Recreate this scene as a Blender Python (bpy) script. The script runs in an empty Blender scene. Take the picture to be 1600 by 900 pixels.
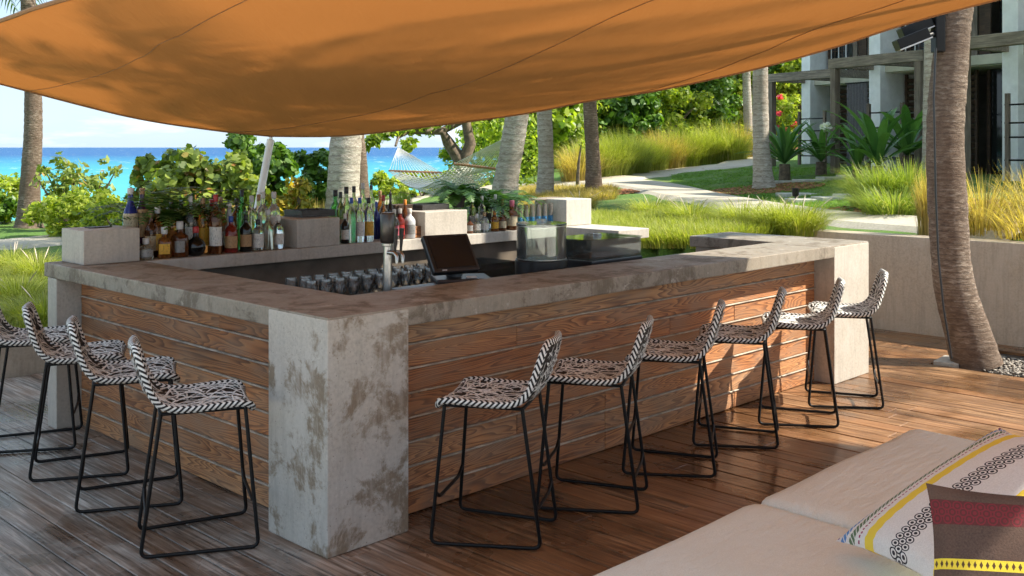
import bpy, bmesh, math, random
import numpy as np
from mathutils import Vector, Matrix

R = math.radians
random.seed(7); rng = np.random.default_rng(7)
scene = bpy.context.scene
COL = scene.collection

# ------------------------------------------------------------------ camera
CAM_H = 1.796; FPX = 1612.0
cam_d = bpy.data.cameras.new('camera'); cam = bpy.data.objects.new('camera', cam_d); COL.objects.link(cam)
cam.location = (0, 0, CAM_H); cam.rotation_euler = (R(90), 0, 0)
cam_d.sensor_width = 36; cam_d.lens = 36 * FPX / 1600; cam_d.shift_y = -220 / 1600
cam_d.clip_start = 0.05; cam_d.clip_end = 30000
scene.camera = cam

# ------------------------------------------------------------------ sky, sun, exposure
SUN_EL = R(45); SUN_DIR = Vector((1.0, -0.06, 0)).normalized()       # towards the sun, in plan
world = bpy.data.worlds.new('World'); scene.world = world; world.use_nodes = True; world.cycles.sampling_method = 'MANUAL'; world.cycles.sample_map_resolution = 512
wn = world.node_tree; wn.nodes.clear()
wo = wn.nodes.new('ShaderNodeOutputWorld'); bg = wn.nodes.new('ShaderNodeBackground')
sky = wn.nodes.new('ShaderNodeTexSky'); sky.sky_type = 'NISHITA'; sky.sun_disc = False
sky.sun_elevation = SUN_EL; sky.sun_rotation = math.atan2(SUN_DIR.x, SUN_DIR.y)
sky.air_density = 1.0; sky.dust_density = 0.6; sky.ozone_density = 1.5; sky.altitude = 5
# thin fair-weather cloud over the clear sky
tc = wn.nodes.new('ShaderNodeTexCoord'); sep = wn.nodes.new('ShaderNodeSeparateXYZ')
mp = wn.nodes.new('ShaderNodeMapping'); mp.inputs['Scale'].default_value = (1.6, 1.6, 9.0)
nz = wn.nodes.new('ShaderNodeTexNoise'); nz.inputs['Scale'].default_value = 3.2; nz.inputs['Detail'].default_value = 7; nz.inputs['Roughness'].default_value = .6
rp = wn.nodes.new('ShaderNodeValToRGB'); rp.color_ramp.elements[0].position = .45; rp.color_ramp.elements[0].color = (.85, .85, .85, 1); rp.color_ramp.elements[1].position = .72
rp.color_ramp.elements[1].color = (.9, .9, .9, 1)
mx = wn.nodes.new('ShaderNodeMixRGB'); mx.inputs[2].default_value = (1.95, 2.55, 3.2, 1)
bg.inputs['Strength'].default_value = 0.110
L = wn.links.new
L(tc.outputs['Generated'], mp.inputs['Vector']); L(mp.outputs[0], nz.inputs['Vector']); L(nz.outputs['Fac'], rp.inputs[0])
L(rp.outputs[0], mx.inputs[0]); L(sky.outputs[0], mx.inputs[1]); 
rp2 = wn.nodes.new('ShaderNodeValToRGB'); rp2.color_ramp.elements[0].position = .52; rp2.color_ramp.elements[1].position = .70; rp2.color_ramp.elements[1].color = (.8, .8, .8, 1)
mx2 = wn.nodes.new('ShaderNodeMixRGB'); mx2.inputs[2].default_value = (4.3, 4.4, 4.5, 1)
L(nz.outputs['Fac'], rp2.inputs[0]); L(rp2.outputs[0], mx2.inputs[0]); L(mx.outputs[0], mx2.inputs[1]); L(mx2.outputs[0], bg.inputs[0])
L(bg.outputs[0], wo.inputs[0])
sun_d = bpy.data.lights.new('sun', 'SUN'); sun_d.energy = 3.3; sun_d.angle = R(0.7); sun_d.color = (1, .93, .80)
sun = bpy.data.objects.new('sun', sun_d); COL.objects.link(sun)
_to = Vector((SUN_DIR.x * math.cos(SUN_EL), SUN_DIR.y * math.cos(SUN_EL), math.sin(SUN_EL)))
sun.rotation_euler = _to.to_track_quat('Z', 'Y').to_euler()
vs = scene.view_settings; vs.view_transform = 'Standard'; vs.look = 'None'; vs.exposure = 1.65; vs.gamma = 1; vs.use_curve_mapping = False
scene.cycles.use_denoising = True
scene.cycles.max_bounces = 7; scene.cycles.diffuse_bounces = 4; scene.cycles.glossy_bounces = 3; scene.cycles.transmission_bounces = 6; scene.cycles.adaptive_threshold = .03; scene.cycles.caustics_reflective = False; scene.cycles.caustics_refractive = False; scene.cycles.transparent_max_bounces = 16
scene.cycles.sample_clamp_indirect = 6

# ------------------------------------------------------------------ frames of reference
CX, CY = -0.804, 4.5                       # near corner of the bar on the deck
UX, UY = 0.700, 0.714; VX, VY = -0.714, 0.700
BAR_ROT = math.atan2(UY, UX)
def W(u, v, z=0.0): return Vector((CX + UX*u + VX*v, CY + UY*u + VY*v, z))
def to_uv(X, Y): return ((X-CX)*UX + (Y-CY)*UY, (X-CX)*VX + (Y-CY)*VY)
def at_depth(px, py, d): return Vector(((px-800)/FPX*d, d, CAM_H - (py-230)/FPX*d))
def u_on(px, v):                            # u of the point seen at column px on a line of constant v
    k = (px-800)/FPX
    return (k*(CY+VY*v) - CX - VX*v) / (UX - UY*k)
def depth_uv(u, v): return CY + UY*u + VY*v
def z_at(py, d): return CAM_H - (py-230)*d/FPX
def sstep(a, b, x):
    t = min(1.0, max(0.0, (x-a)/(b-a))); return t*t*(3-2*t)
def in_deck(u, v, m=0.0):
    return not (v > 4.86+m or u > 7.36+m or (u > 5.75+m and v > 1.72+m))
def terrain(X, Y):
    t = sstep(-4, 3, X)
    z = .25 + .62*t + .02*max(0, Y-20)*t + .32*sstep(3.5, 8, X)
    z += .07*max(0, Y-46)*t
    edge = 22.5 + (X+10)*1.75
    z -= 9.0*sstep(edge, edge+9, Y)*(1-sstep(-1.5, 1.5, X))
    u, v = to_uv(X, Y)
    if in_deck(u, v): return -.45
    return z
def ground_px(px, py):                      # the point of the garden ground on the line of sight through a pixel
    lo = 9.0
    d = lo
    while d < 120:
        X = (px-800)/FPX*d; z = CAM_H - (py-230)/FPX*d
        if z <= terrain(X, d): return Vector((X, d, terrain(X, d)))
        d += .05
    return Vector(((px-800)/FPX*60, 60, terrain((px-800)/FPX*60, 60)))
def ground_col(px, d):                      # garden ground at a column and a distance
    X = (px-800)/FPX*d; return Vector((X, d, terrain(X, d)))

# ------------------------------------------------------------------ objects
def tag(o, label=None, cat=None, group=None, kind=None):
    if label: o['label'] = label
    if cat: o['category'] = cat
    if group: o['group'] = group
    if kind: o['kind'] = kind
    return o
def empty(name, loc=(0,0,0), rz=0, label=None, cat=None, group=None):
    o = bpy.data.objects.new(name, None); COL.objects.link(o)
    o.location = loc; o.rotation_euler = (0, 0, rz); o.empty_display_size = .1
    return tag(o, label, cat, group)
class MB:
    def __init__(s): s.v = []; s.f = []; s.uv = None
    def add(s, vs, fs):
        n = len(s.v); s.v += [tuple(p) for p in vs]; s.f += [tuple(i+n for i in f) for f in fs]; return s
    def box(s, x0, x1, y0, y1, z0, z1, M=None):
        vs = [Vector(p) for p in ((x0,y0,z0),(x1,y0,z0),(x1,y1,z0),(x0,y1,z0),(x0,y0,z1),(x1,y0,z1),(x1,y1,z1),(x0,y1,z1))]
        if M is not None: vs = [M @ p for p in vs]
        return s.add(vs, [(0,3,2,1),(4,5,6,7),(0,1,5,4),(1,2,6,5),(2,3,7,6),(3,0,4,7)])
    def prism(s, pts, z0, z1):
        n = len(pts)
        vs = [(x,y,z0) for x,y in pts] + [(x,y,z1) for x,y in pts]
        return s.add(vs, [tuple(range(n))[::-1], tuple(range(n,2*n))] + [(i,(i+1)%n,n+(i+1)%n,n+i) for i in range(n)])
    def tube(s, pts, r, n=8, closed=False, caps=True):
        pts = [Vector(p) for p in pts]; N = len(pts)
        rs = r if isinstance(r, (list, tuple)) else [r]*N
        vs = []; prev = None
        for i, p in enumerate(pts):
            if closed: t = pts[(i+1)%N]-pts[i-1]
            else: t = pts[min(i+1,N-1)]-pts[max(i-1,0)]
            t.normalize()
            if prev is None:
                a = Vector((0,0,1)) if abs(t.z) < .9 else Vector((1,0,0))
                nrm = t.cross(a).normalized()
            else:
                nrm = prev - t*prev.dot(t)
                nrm = nrm.normalized() if nrm.length > 1e-6 else t.orthogonal().normalized()
            prev = nrm; b = t.cross(nrm)
            for k in range(n):
                a = 2*math.pi*k/n
                vs.append(p + (nrm*math.cos(a)+b*math.sin(a))*rs[i])
        fs = []
        for i in range(N if closed else N-1):
            j = (i+1)%N
            for k in range(n): fs.append((i*n+k, i*n+(k+1)%n, j*n+(k+1)%n, j*n+k))
        if caps and not closed: fs += [tuple(range(n))[::-1], tuple((N-1)*n+k for k in range(n))]
        return s.add(vs, fs)
    def lathe(s, prof, n=20, c=(0,0,0), cap=True):
        vs = []; N = len(prof)
        for r, z in prof:
            for k in range(n):
                a = 2*math.pi*k/n; vs.append((c[0]+r*math.cos(a), c[1]+r*math.sin(a), c[2]+z))
        fs = [(i*n+k, i*n+(k+1)%n, (i+1)*n+(k+1)%n, (i+1)*n+k) for i in range(N-1) for k in range(n)]
        if cap: fs += [tuple(range(n))[::-1], tuple((N-1)*n+k for k in range(n))]
        return s.add(vs, fs)
    def mesh(s, name, smooth=False, bevel=0, seg=2):
        me = bpy.data.meshes.new(name); me.from_pydata(s.v, [], s.f)
        if bevel:
            b = bmesh.new(); b.from_mesh(me)
            ed = [e for e in b.edges if len(e.link_faces) == 2 and e.calc_face_angle(0) > .6]
            bmesh.ops.bevel(b, geom=ed, offset=bevel, segments=seg, affect='EDGES', profile=.6)
            b.to_mesh(me); b.free()
        me.validate(); me.update()
        if smooth:
            for p in me.polygons: p.use_smooth = True
            try: me.set_sharp_from_angle(angle=R(50))
            except Exception: pass
        return me
    def build(s, name, mat, parent=None, smooth=False, bevel=0, seg=2, loc=None, rz=None):
        return link(name, s.mesh(name, smooth, bevel, seg), mat, parent, loc, rz)
def link(name, me, mat, parent=None, loc=None, rz=None):
    if mat is not None and not me.materials: me.materials.append(mat)
    o = bpy.data.objects.new(name, me); COL.objects.link(o)
    if parent is not None: o.parent = parent
    if loc is not None: o.location = loc
    if rz is not None: o.rotation_euler = (0,0,rz)
    return o
def np_mesh(name, V, F):                    # V (n,3), F (m,k) all faces with k corners
    V = np.asarray(V, dtype=np.float32); F = np.asarray(F, dtype=np.int32); m, k = F.shape
    me = bpy.data.meshes.new(name)
    me.vertices.add(len(V)); me.vertices.foreach_set('co', V.ravel())
    me.loops.add(m*k); me.loops.foreach_set('vertex_index', F.ravel())
    me.polygons.add(m); me.polygons.foreach_set('loop_start', np.arange(0, m*k, k, dtype=np.int32))
    me.update(calc_edges=True); return me
def copy_tree(o, parent=None):
    c = o.copy(); COL.objects.link(c); c.parent = parent
    for ch in o.children: copy_tree(ch, c)
    return c

# ------------------------------------------------------------------ materials
class NT:
    def __init__(s, name):
        s.m = bpy.data.materials.new(name); s.m.use_nodes = True; s.t = s.m.node_tree; s.t.nodes.clear()
        s.out = s.n('OutputMaterial')
    def n(s, typ, **kw):
        nd = s.t.nodes.new('ShaderNode'+typ)
        for k, v in kw.items(): setattr(nd, k, v)
        return nd
    def l(s, a, b): s.t.links.new(a, b)
    def put(s, sock, v):
        if isinstance(v, bpy.types.NodeSocket): s.l(v, sock)
        elif isinstance(v, (tuple, list)) and len(v) == 3 and sock.type == 'RGBA': sock.default_value = (*v, 1)
        else: sock.default_value = v
    def coord(s, scale=(1,1,1), rnd=True, src='Object', rot=(0,0,0)):
        t = s.n('TexCoord'); m = s.n('Mapping'); m.inputs['Scale'].default_value = scale; m.inputs['Rotation'].default_value = rot
        v = t.outputs[src]
        if rnd:
            oi = s.n('ObjectInfo'); a = s.n('VectorMath', operation='MULTIPLY_ADD')
            s.l(oi.outputs['Random'], a.inputs[0]); a.inputs[1].default_value = (37, 53, 71); s.l(v, a.inputs[2]); v = a.outputs[0]
        s.l(v, m.inputs['Vector']); return m.outputs[0]
    def noise(s, vec, scale, detail=4, rough=.55, dist=0, out='Fac'):
        k = s.n('TexNoise'); s.l(vec, k.inputs['Vector']); k.inputs['Scale'].default_value = scale
        k.inputs['Detail'].default_value = detail; k.inputs['Roughness'].default_value = rough; k.inputs['Distortion'].default_value = dist
        return k.outputs[out]
    def ramp(s, fac, stops):
        k = s.n('ValToRGB'); e = k.color_ramp.elements
        while len(e) < len(stops): e.new(.5)
        for el, (p, c) in zip(e, stops):
            el.position = p; el.color = (*c, 1) if isinstance(c, (tuple, list)) else (c, c, c, 1)
        s.l(fac, k.inputs[0]); return k.outputs[0]
    def mix(s, fac, a, b, mode='MIX'):
        k = s.n('MixRGB', blend_type=mode); s.put(k.inputs[0], fac); s.put(k.inputs[1], a); s.put(k.inputs[2], b); return k.outputs[0]
    def math(s, op, a, b=0.0, c=0.0):
        k = s.n('Math', operation=op); s.put(k.inputs[0], a); s.put(k.inputs[1], b); s.put(k.inputs[2], c); return k.outputs[0]
    def bump(s, h, strength=.3, dist=.01):
        k = s.n('Bump'); k.inputs['Strength'].default_value = strength; k.inputs['Distance'].default_value = dist; s.l(h, k.inputs['Height']); return k.outputs[0]
    def bsdf(s, color, rough=.6, normal=None, **kw):
        b = s.n('BsdfPrincipled'); s.put(b.inputs['Base Color'], color); s.put(b.inputs['Roughness'], rough)
        if normal is not None: s.l(normal, b.inputs['Normal'])
        for k, v in kw.items(): s.put(b.inputs[k.replace('_', ' ')], v)
        s.l(b.outputs[0], s.out.inputs[0]); return b
def plain(name, c, rough=.5, var=.18, scale=20, bump=.1, **kw):
    t = NT(name); vec = t.coord(); f = t.noise(vec, scale, 5)
    c2 = tuple(x*(1-var*1.6) for x in c); c1 = tuple(min(1, x*(1+var)) for x in c)
    t.bsdf(t.ramp(f, [(.3, c2), (.7, c1)]), rough, t.bump(f, bump, .004) if bump else None, **kw); return t.m

def concrete(name, c=(.42,.385,.33), stain=(.13,.105,.075), amount=.5, tint=None):
    t = NT(name); v = t.coord(rnd=True)
    big = t.noise(v, 1.7, 5, .6, .5); crisp = t.noise(v, 3.4, 10, .72, .3); fine = t.noise(v, 55, 5, .65)
    streak = t.noise(t.coord((7, 7, .8)), 3, 6, .65)
    base = t.ramp(fine, [(.25, tuple(x*.74 for x in c)), (.5, c), (.75, tuple(min(.75, x*1.16) for x in c))])
    base = t.mix(t.ramp(big, [(.42, 0), (.62, .6)]), base, (c[0]*1.12, c[1]*1.16, c[2]*1.22))
    base = t.mix(t.ramp(streak, [(.48, 0), (.72, .45)]), base, tuple(x*.60 for x in c))
    m = t.math('MULTIPLY', t.ramp(crisp, [(.575-.085*amount, 0), (.64-.075*amount, 1)]), t.ramp(streak, [(.30, .35), (.5, 1)]))
    base = t.mix(t.math('MULTIPLY', m, min(1, amount*1.15)), base, t.mix(fine, stain, tuple(x*1.9 for x in stain)))
    pale = t.noise(v, 6.5, 9, .72, .2)
    base = t.mix(t.math('MULTIPLY', t.ramp(pale, [(.60, 0), (.65, 1)]), .55*amount), base, (.62,.585,.52))
    pit = t.n('TexVoronoi'); t.l(v, pit.inputs['Vector']); pit.inputs['Scale'].default_value = 34; pm = t.ramp(pit.outputs['Distance'], [(.06, 1), (.13, 0)])
    base = t.mix(t.math('MULTIPLY', pm, .6*amount), base, tuple(x*.45 for x in stain))
    h = t.math('SUBTRACT', t.math('ADD', t.math('MULTIPLY', fine, .5), crisp), t.math('MULTIPLY', pm, .8))
    t.bsdf(base, t.ramp(crisp, [(.35, .38), (.65, .72)]), t.bump(h, .4, .006)); return t.m

def siding(name):                            # flat-sawn pine: contour lines of a stretched field
    t = NT(name); v = t.coord((.5, 1, 5.4)); f = t.noise(v, 1.5, 2.2, .45, .3)
    ph = t.math('MULTIPLY', t.math('ADD', f, t.math('MULTIPLY', t.noise(t.coord((2, 30, 90)), 2, 2), .012)), 30.0); r = t.math('FRACT', ph)
    g = t.ramp(r, [(0, (.60,.29,.115)), (.40, (.48,.21,.078)), (.74, (.23,.088,.033)), (.90, (.14,.052,.021)), (1, (.55,.26,.10))])
    fine = t.noise(t.coord((1.5, 20, 70)), 3, 4, .6)
    g = t.mix(t.ramp(fine, [(.3, .35), (.65, 0)]), g, (.22,.095,.04))
    oi = t.n('ObjectInfo'); g = t.mix(1.0, g, t.ramp(oi.outputs['Random'], [(0, (1.2,1.25,1.3)), (.3, (.92,.80,.70)), (.55, (1.15,1.08,1.0)), (.75, (.74,.66,.60)), (1, (1.2,1.0,.82))]), 'MULTIPLY')
    wear = t.noise(t.coord((1.2, 1, 3)), 2.2, 4); g = t.mix(t.ramp(wear, [(.42, .12), (.68, .6)]), g, (.33,.23,.155))
    t.bsdf(g, t.ramp(fine, [(.3, .5), (.7, .7)]), t.bump(t.math('ADD', r, fine), .22, .003)); return t.m

def decking(name, warm=1.0):
    t = NT(name); v = t.coord((9, .35, 9)); f = t.noise(v, 5, 7, .72, .2)
    ring = t.noise(t.coord((5, .25, 1)), 2.2, 2, .4, .4); rr = t.math('FRACT', t.math('MULTIPLY', ring, 16))
    c = t.ramp(f, [(.32, (.045,.023,.012)), (.5, (.19,.10,.046)), (.68, (.47,.28,.145))])
    c = t.mix(t.math('MULTIPLY', t.ramp(rr, [(.6, 0), (.95, 1)]), .45), c, (.06,.033,.02))
    oi = t.n('ObjectInfo'); c = t.mix(t.math('MULTIPLY', oi.outputs['Random'], .55), c, (.33,.15,.06), 'MIX')
    geo = t.n('NewGeometry'); sp = t.n('SeparateXYZ'); t.l(geo.outputs['Position'], sp.inputs[0])
    # seaward boards silvered by weather, with sky light on them painted in as well
    grey = t.math('MULTIPLY', t.ramp(t.math('ADD', t.math('MULTIPLY', sp.outputs['X'], -.62), -.10), [(.0, 0), (.5, 1)]), t.ramp(t.noise(t.coord((3,.6,1), False), 2.0, 4), [(.35, .35), (.65, .95)]))
    c = t.mix(grey, c, t.ramp(f, [(.34, (.07,.062,.055)), (.5, (.31,.285,.255)), (.64, (.64,.61,.565))]))
    wet = t.noise(geo.outputs['Position'], 1.1, 4, .6)
    ro = t.ramp(wet, [(.42, .16), (.58, .55)])
    c = t.mix(1.0, c, t.ramp(wet, [(.42, (.50,.47,.45)), (.56, (1,1,1))]), 'MULTIPLY')   # damp boards are darker and shinier
    t.bsdf(c, ro, t.bump(f, .3, .004)); return t.m

def old_timber(name, a=(.10,.082,.064), b=(.40,.33,.26), axis=0):
    t = NT(name); sc = [14, 14, 14]; sc[axis] = .9; f = t.noise(t.coord(tuple(sc)), 2.2, 6, .65, .2)
    big = t.noise(t.coord(), 3, 4)
    c = t.mix(t.ramp(big, [(.35, 0), (.7, .5)]), t.ramp(f, [(.3, a), (.68, b)]), a)
    t.bsdf(c, .8, t.bump(f, .5, .006)); return t.m

def leaf(name, a, b, trans=.35, rough=.45, tip=None):
    t = NT(name); geo = t.n('NewGeometry'); oi = t.n('ObjectInfo')
    stops = [(0, a), (.75, b)] + ([(.93, b), (1, tip)] if tip else [])
    c = t.ramp(geo.outputs['Random Per Island'], stops)
    p = t.n('BsdfPrincipled'); t.l(c, p.inputs['Base Color']); p.inputs['Roughness'].default_value = rough
    tr = t.n('BsdfTranslucent'); t.l(t.mix(1.0, c, (1.5, 1.6, .55), 'MULTIPLY'), tr.inputs[0])
    mixs = t.n('MixShader'); mixs.inputs[0].default_value = trans; t.l(p.outputs[0], mixs.inputs[1]); t.l(tr.outputs[0], mixs.inputs[2])
    t.l(mixs.outputs[0], t.out.inputs[0]); return t.m

def glass(name, c, trans=.92, rough=.03, ior=1.45):
    t = NT(name); f = t.noise(t.coord(), 8, 2)
    t.bsdf(t.mix(t.math('MULTIPLY', f, .2), c, tuple(x*.7 for x in c)), rough, None, Transmission_Weight=trans, IOR=ior); return t.m

def thin_glass(name, tint=(.93,.96,.96), rough=.03, milk=.06):
    t = NT(name); lw = t.n('LayerWeight'); lw.inputs[0].default_value = .35; tr = t.n('BsdfTransparent'); t.put(tr.inputs[0], tint)
    gl = t.n('BsdfGlossy'); gl.inputs['Roughness'].default_value = rough; f = t.noise(t.coord(), 14, 3); t.put(gl.inputs[0], t.ramp(f, [(.3, (.75,.78,.78)), (.7, (.95,.96,.96))]))
    df = t.n('BsdfDiffuse'); t.put(df.inputs[0], (.75,.78,.78)); m0 = t.n('MixShader'); m0.inputs[0].default_value = milk; t.l(tr.outputs[0], m0.inputs[1]); t.l(df.outputs[0], m0.inputs[2])
    m = t.n('MixShader'); t.l(t.math('ADD', t.math('MULTIPLY', lw.outputs['Fresnel'], .9), .03), m.inputs[0]); t.l(m0.outputs[0], m.inputs[1]); t.l(gl.outputs[0], m.inputs[2]); t.l(m.outputs[0], t.out.inputs[0]); return t.m
MAT = {}
MAT['concrete'] = concrete('bar_concrete', (.48,.445,.39), (.165,.13,.092), .9)
MAT['concrete_top'] = concrete('countertop_concrete', (.28,.24,.19), (.10,.08,.058), .8)
MAT['concrete_clean'] = concrete('smooth_concrete', (.46,.415,.355), (.24,.20,.15), .25)
MAT['wall_conc'] = concrete('retaining_concrete', (.46,.375,.285), (.27,.21,.15), .3)
MAT['siding'] = siding('pine_siding')
MAT['strip'] = plain('edge_light_strip', (.47,.40,.32), .6, .3, 12)  # pale tone stands for light caught along the siding board tops
MAT['deck'] = decking('deck_boards')
MAT['dark_inner'] = plain('bar_interior', (.06,.048,.038), .6, .3, 6)
MAT['inner_wall'] = plain('bar_back_wall', (.12,.095,.07), .65, .3, 5)
MAT['steel'] = plain('brushed_steel', (.45,.45,.44), .28, .1, 40, 0, Metallic=1.0)
MAT['dark_steel'] = plain('dark_steel_shelf', (.10,.095,.09), .32, .2, 20, 0, Metallic=.8)
MAT['black_metal'] = plain('black_powder_coat', (.006,.006,.0065), .42, .2, 60, .05, Specular_IOR_Level=.25)
MAT['black_plastic'] = plain('black_plastic', (.018,.019,.021), .35, .2, 40, .05)
MAT['screen'] = plain('dark_screen', (.008,.010,.013), .12, .2, 4, 0)
MAT['white_paint'] = plain('white_paint', (.86,.87,.86), .5, .06, 6, .04)
MAT['cream'] = plain('cream_lintel', (.55,.53,.42), .6, .08, 5, .03)
MAT['timber'] = old_timber('weathered_timber')
MAT['timber_v'] = old_timber('weathered_timber_upright', (.09,.07,.055), (.30,.24,.18), 2)
MAT['shutter'] = old_timber('stained_louvre', (.03,.017,.01), (.10,.055,.03), 0)
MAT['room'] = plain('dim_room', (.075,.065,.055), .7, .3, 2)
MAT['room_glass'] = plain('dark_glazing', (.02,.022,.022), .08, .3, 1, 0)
MAT['cushion'] = None

# ================================================================== the setting
def axis(parts):
    out = [parts[0][0]]
    for a, b, st in parts:
        n = max(1, round((b-a)/st)); out += [a+(b-a)*(i+1)/n for i in range(n)]
    return out
gx = axis([(-60,-12,2), (-12,-6,.5), (-6,9,.22), (9,20,1), (20,70,3)])
gy = axis([(2,13,.22), (13,40,.5), (40,60,1), (60,140,4)])
NX, NY = len(gx), len(gy)
Vt = [(x, y, terrain(x, y) + .02*math.sin(x*3.1)*math.sin(y*2.3) if terrain(x, y) > -.4 else terrain(x, y)) for y in gy for x in gx]
Ft = [(j*NX+i, j*NX+i+1, (j+1)*NX+i+1, (j+1)*NX+i) for j in range(NY-1) for i in range(NX-1)]
t = NT('garden_ground'); geo = t.n('NewGeometry'); P = geo.outputs['Position']
sp = t.n('SeparateXYZ'); t.l(P, sp.inputs[0])
fine = t.noise(P, 26, 6, .7); mid = t.noise(P, 1.3, 4)
lawn = t.ramp(fine, [(.3, (.045,.10,.013)), (.55, (.09,.19,.022)), (.75, (.16,.28,.04))])
dry = t.ramp(fine, [(.3, (.10,.11,.025)), (.7, (.30,.29,.09))])
mulch = t.ramp(fine, [(.35, (.12,.045,.02)), (.7, (.30,.13,.06))])
c = t.mix(t.ramp(mid, [(.48, 0), (.68, .55)]), lawn, dry)
wood_floor = t.ramp(t.math('ADD', sp.outputs['Y'], t.math('MULTIPLY', mid, 3.0)), [(0, 0), (1, 1)])
k = t.n('MapRange'); t.l(t.math('ADD', sp.outputs['Y'], t.math('MULTIPLY', mid, 3.0)), k.inputs[0]); k.inputs[1].default_value = 38; k.inputs[2].default_value = 41
c = t.mix(k.outputs[0], c, mulch)
t.bsdf(c, .9, t.bump(fine, .8, .04))
MAT['ground'] = t.m
me = bpy.data.meshes.new('ground'); me.from_pydata(Vt, [], Ft); me.update()
for p in me.polygons: p.use_smooth = True
tag(link('ground', me, MAT['ground']), kind='structure')

t = NT('sea_water'); geo = t.n('NewGeometry'); P = geo.outputs['Position']; sp = t.n('SeparateXYZ'); t.l(P, sp.inputs[0])
mp_ = t.n('Mapping'); t.l(P, mp_.inputs['Vector']); mp_.inputs['Scale'].default_value = (.012, .03, 1); nb = t.noise(mp_.outputs[0], 1.0, 5, .6)
dist = t.math('ADD', t.math('MULTIPLY', sp.outputs['Y'], .001), t.math('MULTIPLY', t.math('SUBTRACT', nb, .5), .28))
deep = t.ramp(dist, [(.12, (.065,.36,.37)), (.34, (.035,.28,.35)), (.62, (.016,.17,.31)), (1.0, (.007,.085,.24))])
m2 = t.n('Mapping'); t.l(P, m2.inputs['Vector']); m2.inputs['Scale'].default_value = (.05, .09, 1); wv = t.noise(m2.outputs[0], 3, 6, .7)
m3 = t.n('Mapping'); t.l(P, m3.inputs['Vector']); m3.inputs['Scale'].default_value = (.06, .035, 1); cap = t.noise(m3.outputs[0], 2.6, 3, .55, .6)
col = t.mix(t.ramp(cap, [(.66, 0), (.70, .85)]), deep, (.85,.88,.88))
t.bsdf(col, .45, t.bump(wv, .4, .5), Specular_IOR_Level=.08)
MAT['sea'] = t.m
tag(MB().add([(-14000,26,-6),(14000,26,-6),(14000,24000,-6),(-14000,24000,-6)], [(0,1,2,3)]).build('sea', MAT['sea']), kind='structure')

# unseen pale terrace behind and beside the deck, added to bounce warm fill light
t = NT('pale_fill_ground'); v = t.coord(rnd=False); f = t.noise(v, 9, 6, .65); t.bsdf(t.ramp(f, [(.3, (.60,.54,.44)), (.7, (.76,.69,.58))]), .9, t.bump(f, .3, .02)); MAT['sand'] = t.m
tag(MB().add([(-60,-60,-.12),(60,-60,-.12),(60,12.5,-.12),(-60,12.5,-.12)], [(0,1,2,3)]).build('terrace', MAT['sand']), kind='structure')

# deck: a dark sub-frame with every board laid on it
deck = MB().box(-3.3, 7.17, -4.4, 4.72, -.10, -.032).build('deck', MAT['dark_inner'], loc=(CX, CY, 0), rz=BAR_ROT)
tag(deck, kind='structure')
BED = (5.93, 6.77, -1.75, -.2)
def plank_piece(u0, u1, v0, v1, z):
    b = MB().box(u0, u1, v0, v1, -.032, z).mesh('plank', bevel=.003, seg=1)
    link('plank', b, MAT['deck'], deck)
u = -3.28; rp_ = random.Random(3)
while u < 7.14:
    u1 = min(u+.139, 7.165)
    spans = [(-4.35, 4.70)]
    if u < BED[1] and u1 > BED[0]: spans = [(-4.35, BED[2]), (BED[3], 4.70)]
    for a, b in spans:
        c0 = a
        while c0 < b-.01:
            c1 = min(b, c0+rp_.uniform(2.6, 5.0))
            if b-c1 < .8: c1 = b
            plank_piece(u, u1, c0+.0008, c1-.0008, rp_.uniform(-.003, .001))
            c0 = c1
    u += .1455

# retaining wall on the inland side, low wall on the seaward side
tag(MB().box(7.17, 7.43, -6.2, 1.72, -.1, .93).build('retaining_wall', MAT['wall_conc'], bevel=.008, loc=(CX, CY, 0), rz=BAR_ROT),
    'tall smooth concrete retaining wall behind the near palm trunk', 'wall')
tag(MB().box(5.62, 7.165, 1.60, 1.78, -.1, .86).build('return_wall', MAT['wall_conc'], bevel=.008, loc=(CX, CY, 0), rz=BAR_ROT),
    'short concrete wall between the bar end and the tall retaining wall', 'wall')
tag(MB().box(-3.6, 5.6, 4.725, 4.93, -.1, .285).build('low_wall', MAT['wall_conc'], bevel=.008, loc=(CX, CY, 0), rz=BAR_ROT),
    'low concrete kerb wall at the seaward edge of the deck', 'wall')
tag(MB().box(5.60, 5.74, 1.79, 4.72, -.1, .5).build('side_wall', MAT['wall_conc'], loc=(CX, CY, 0), rz=BAR_ROT),
    'concrete edging wall holding the grass bank behind the bar', 'wall')

# pebble bed round the near palm
bed = MB().box(BED[0]+.03, BED[1]-.03, BED[2]+.03, BED[3]-.03, -.10, -.03).build('pebble_bed', plain('bed_soil', (.05,.04,.03), .9), loc=(CX, CY, 0), rz=BAR_ROT)
tag(bed, kind='structure')
ico = []
bm = bmesh.new(); bmesh.ops.create_icosphere(bm, subdivisions=1, radius=1); bv = np.array([v.co[:] for v in bm.verts]); bf = np.array([[v.index for v in f.verts] for f in bm.faces]); bm.free()
ICO_V, ICO_F = bv, bf
def blob_field(pts, smin, smax, squash=.6):
    V = []; F = []
    for i, p in enumerate(pts):
        s = rng.uniform(smin, smax, 3)*np.array([1, 1, squash]); a = rng.uniform(0, 6.28)
        q = ICO_V*s*(1+rng.uniform(-.12, .12, (len(ICO_V), 1)))
        x = q[:,0]*math.cos(a)-q[:,1]*math.sin(a); y = q[:,0]*math.sin(a)+q[:,1]*math.cos(a)
        V.append(np.stack([x, y, q[:,2]], 1)+np.array(p)); F.append(ICO_F+i*len(ICO_V))
    return np.concatenate(V), np.concatenate(F)
pp = [(rng.uniform(BED[0]+.05, BED[1]-.05), rng.uniform(BED[2]+.05, BED[3]-.05), rng.uniform(-.03, -.005)) for _ in range(2300)]
V, F = blob_field(pp, .010, .024)
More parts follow.
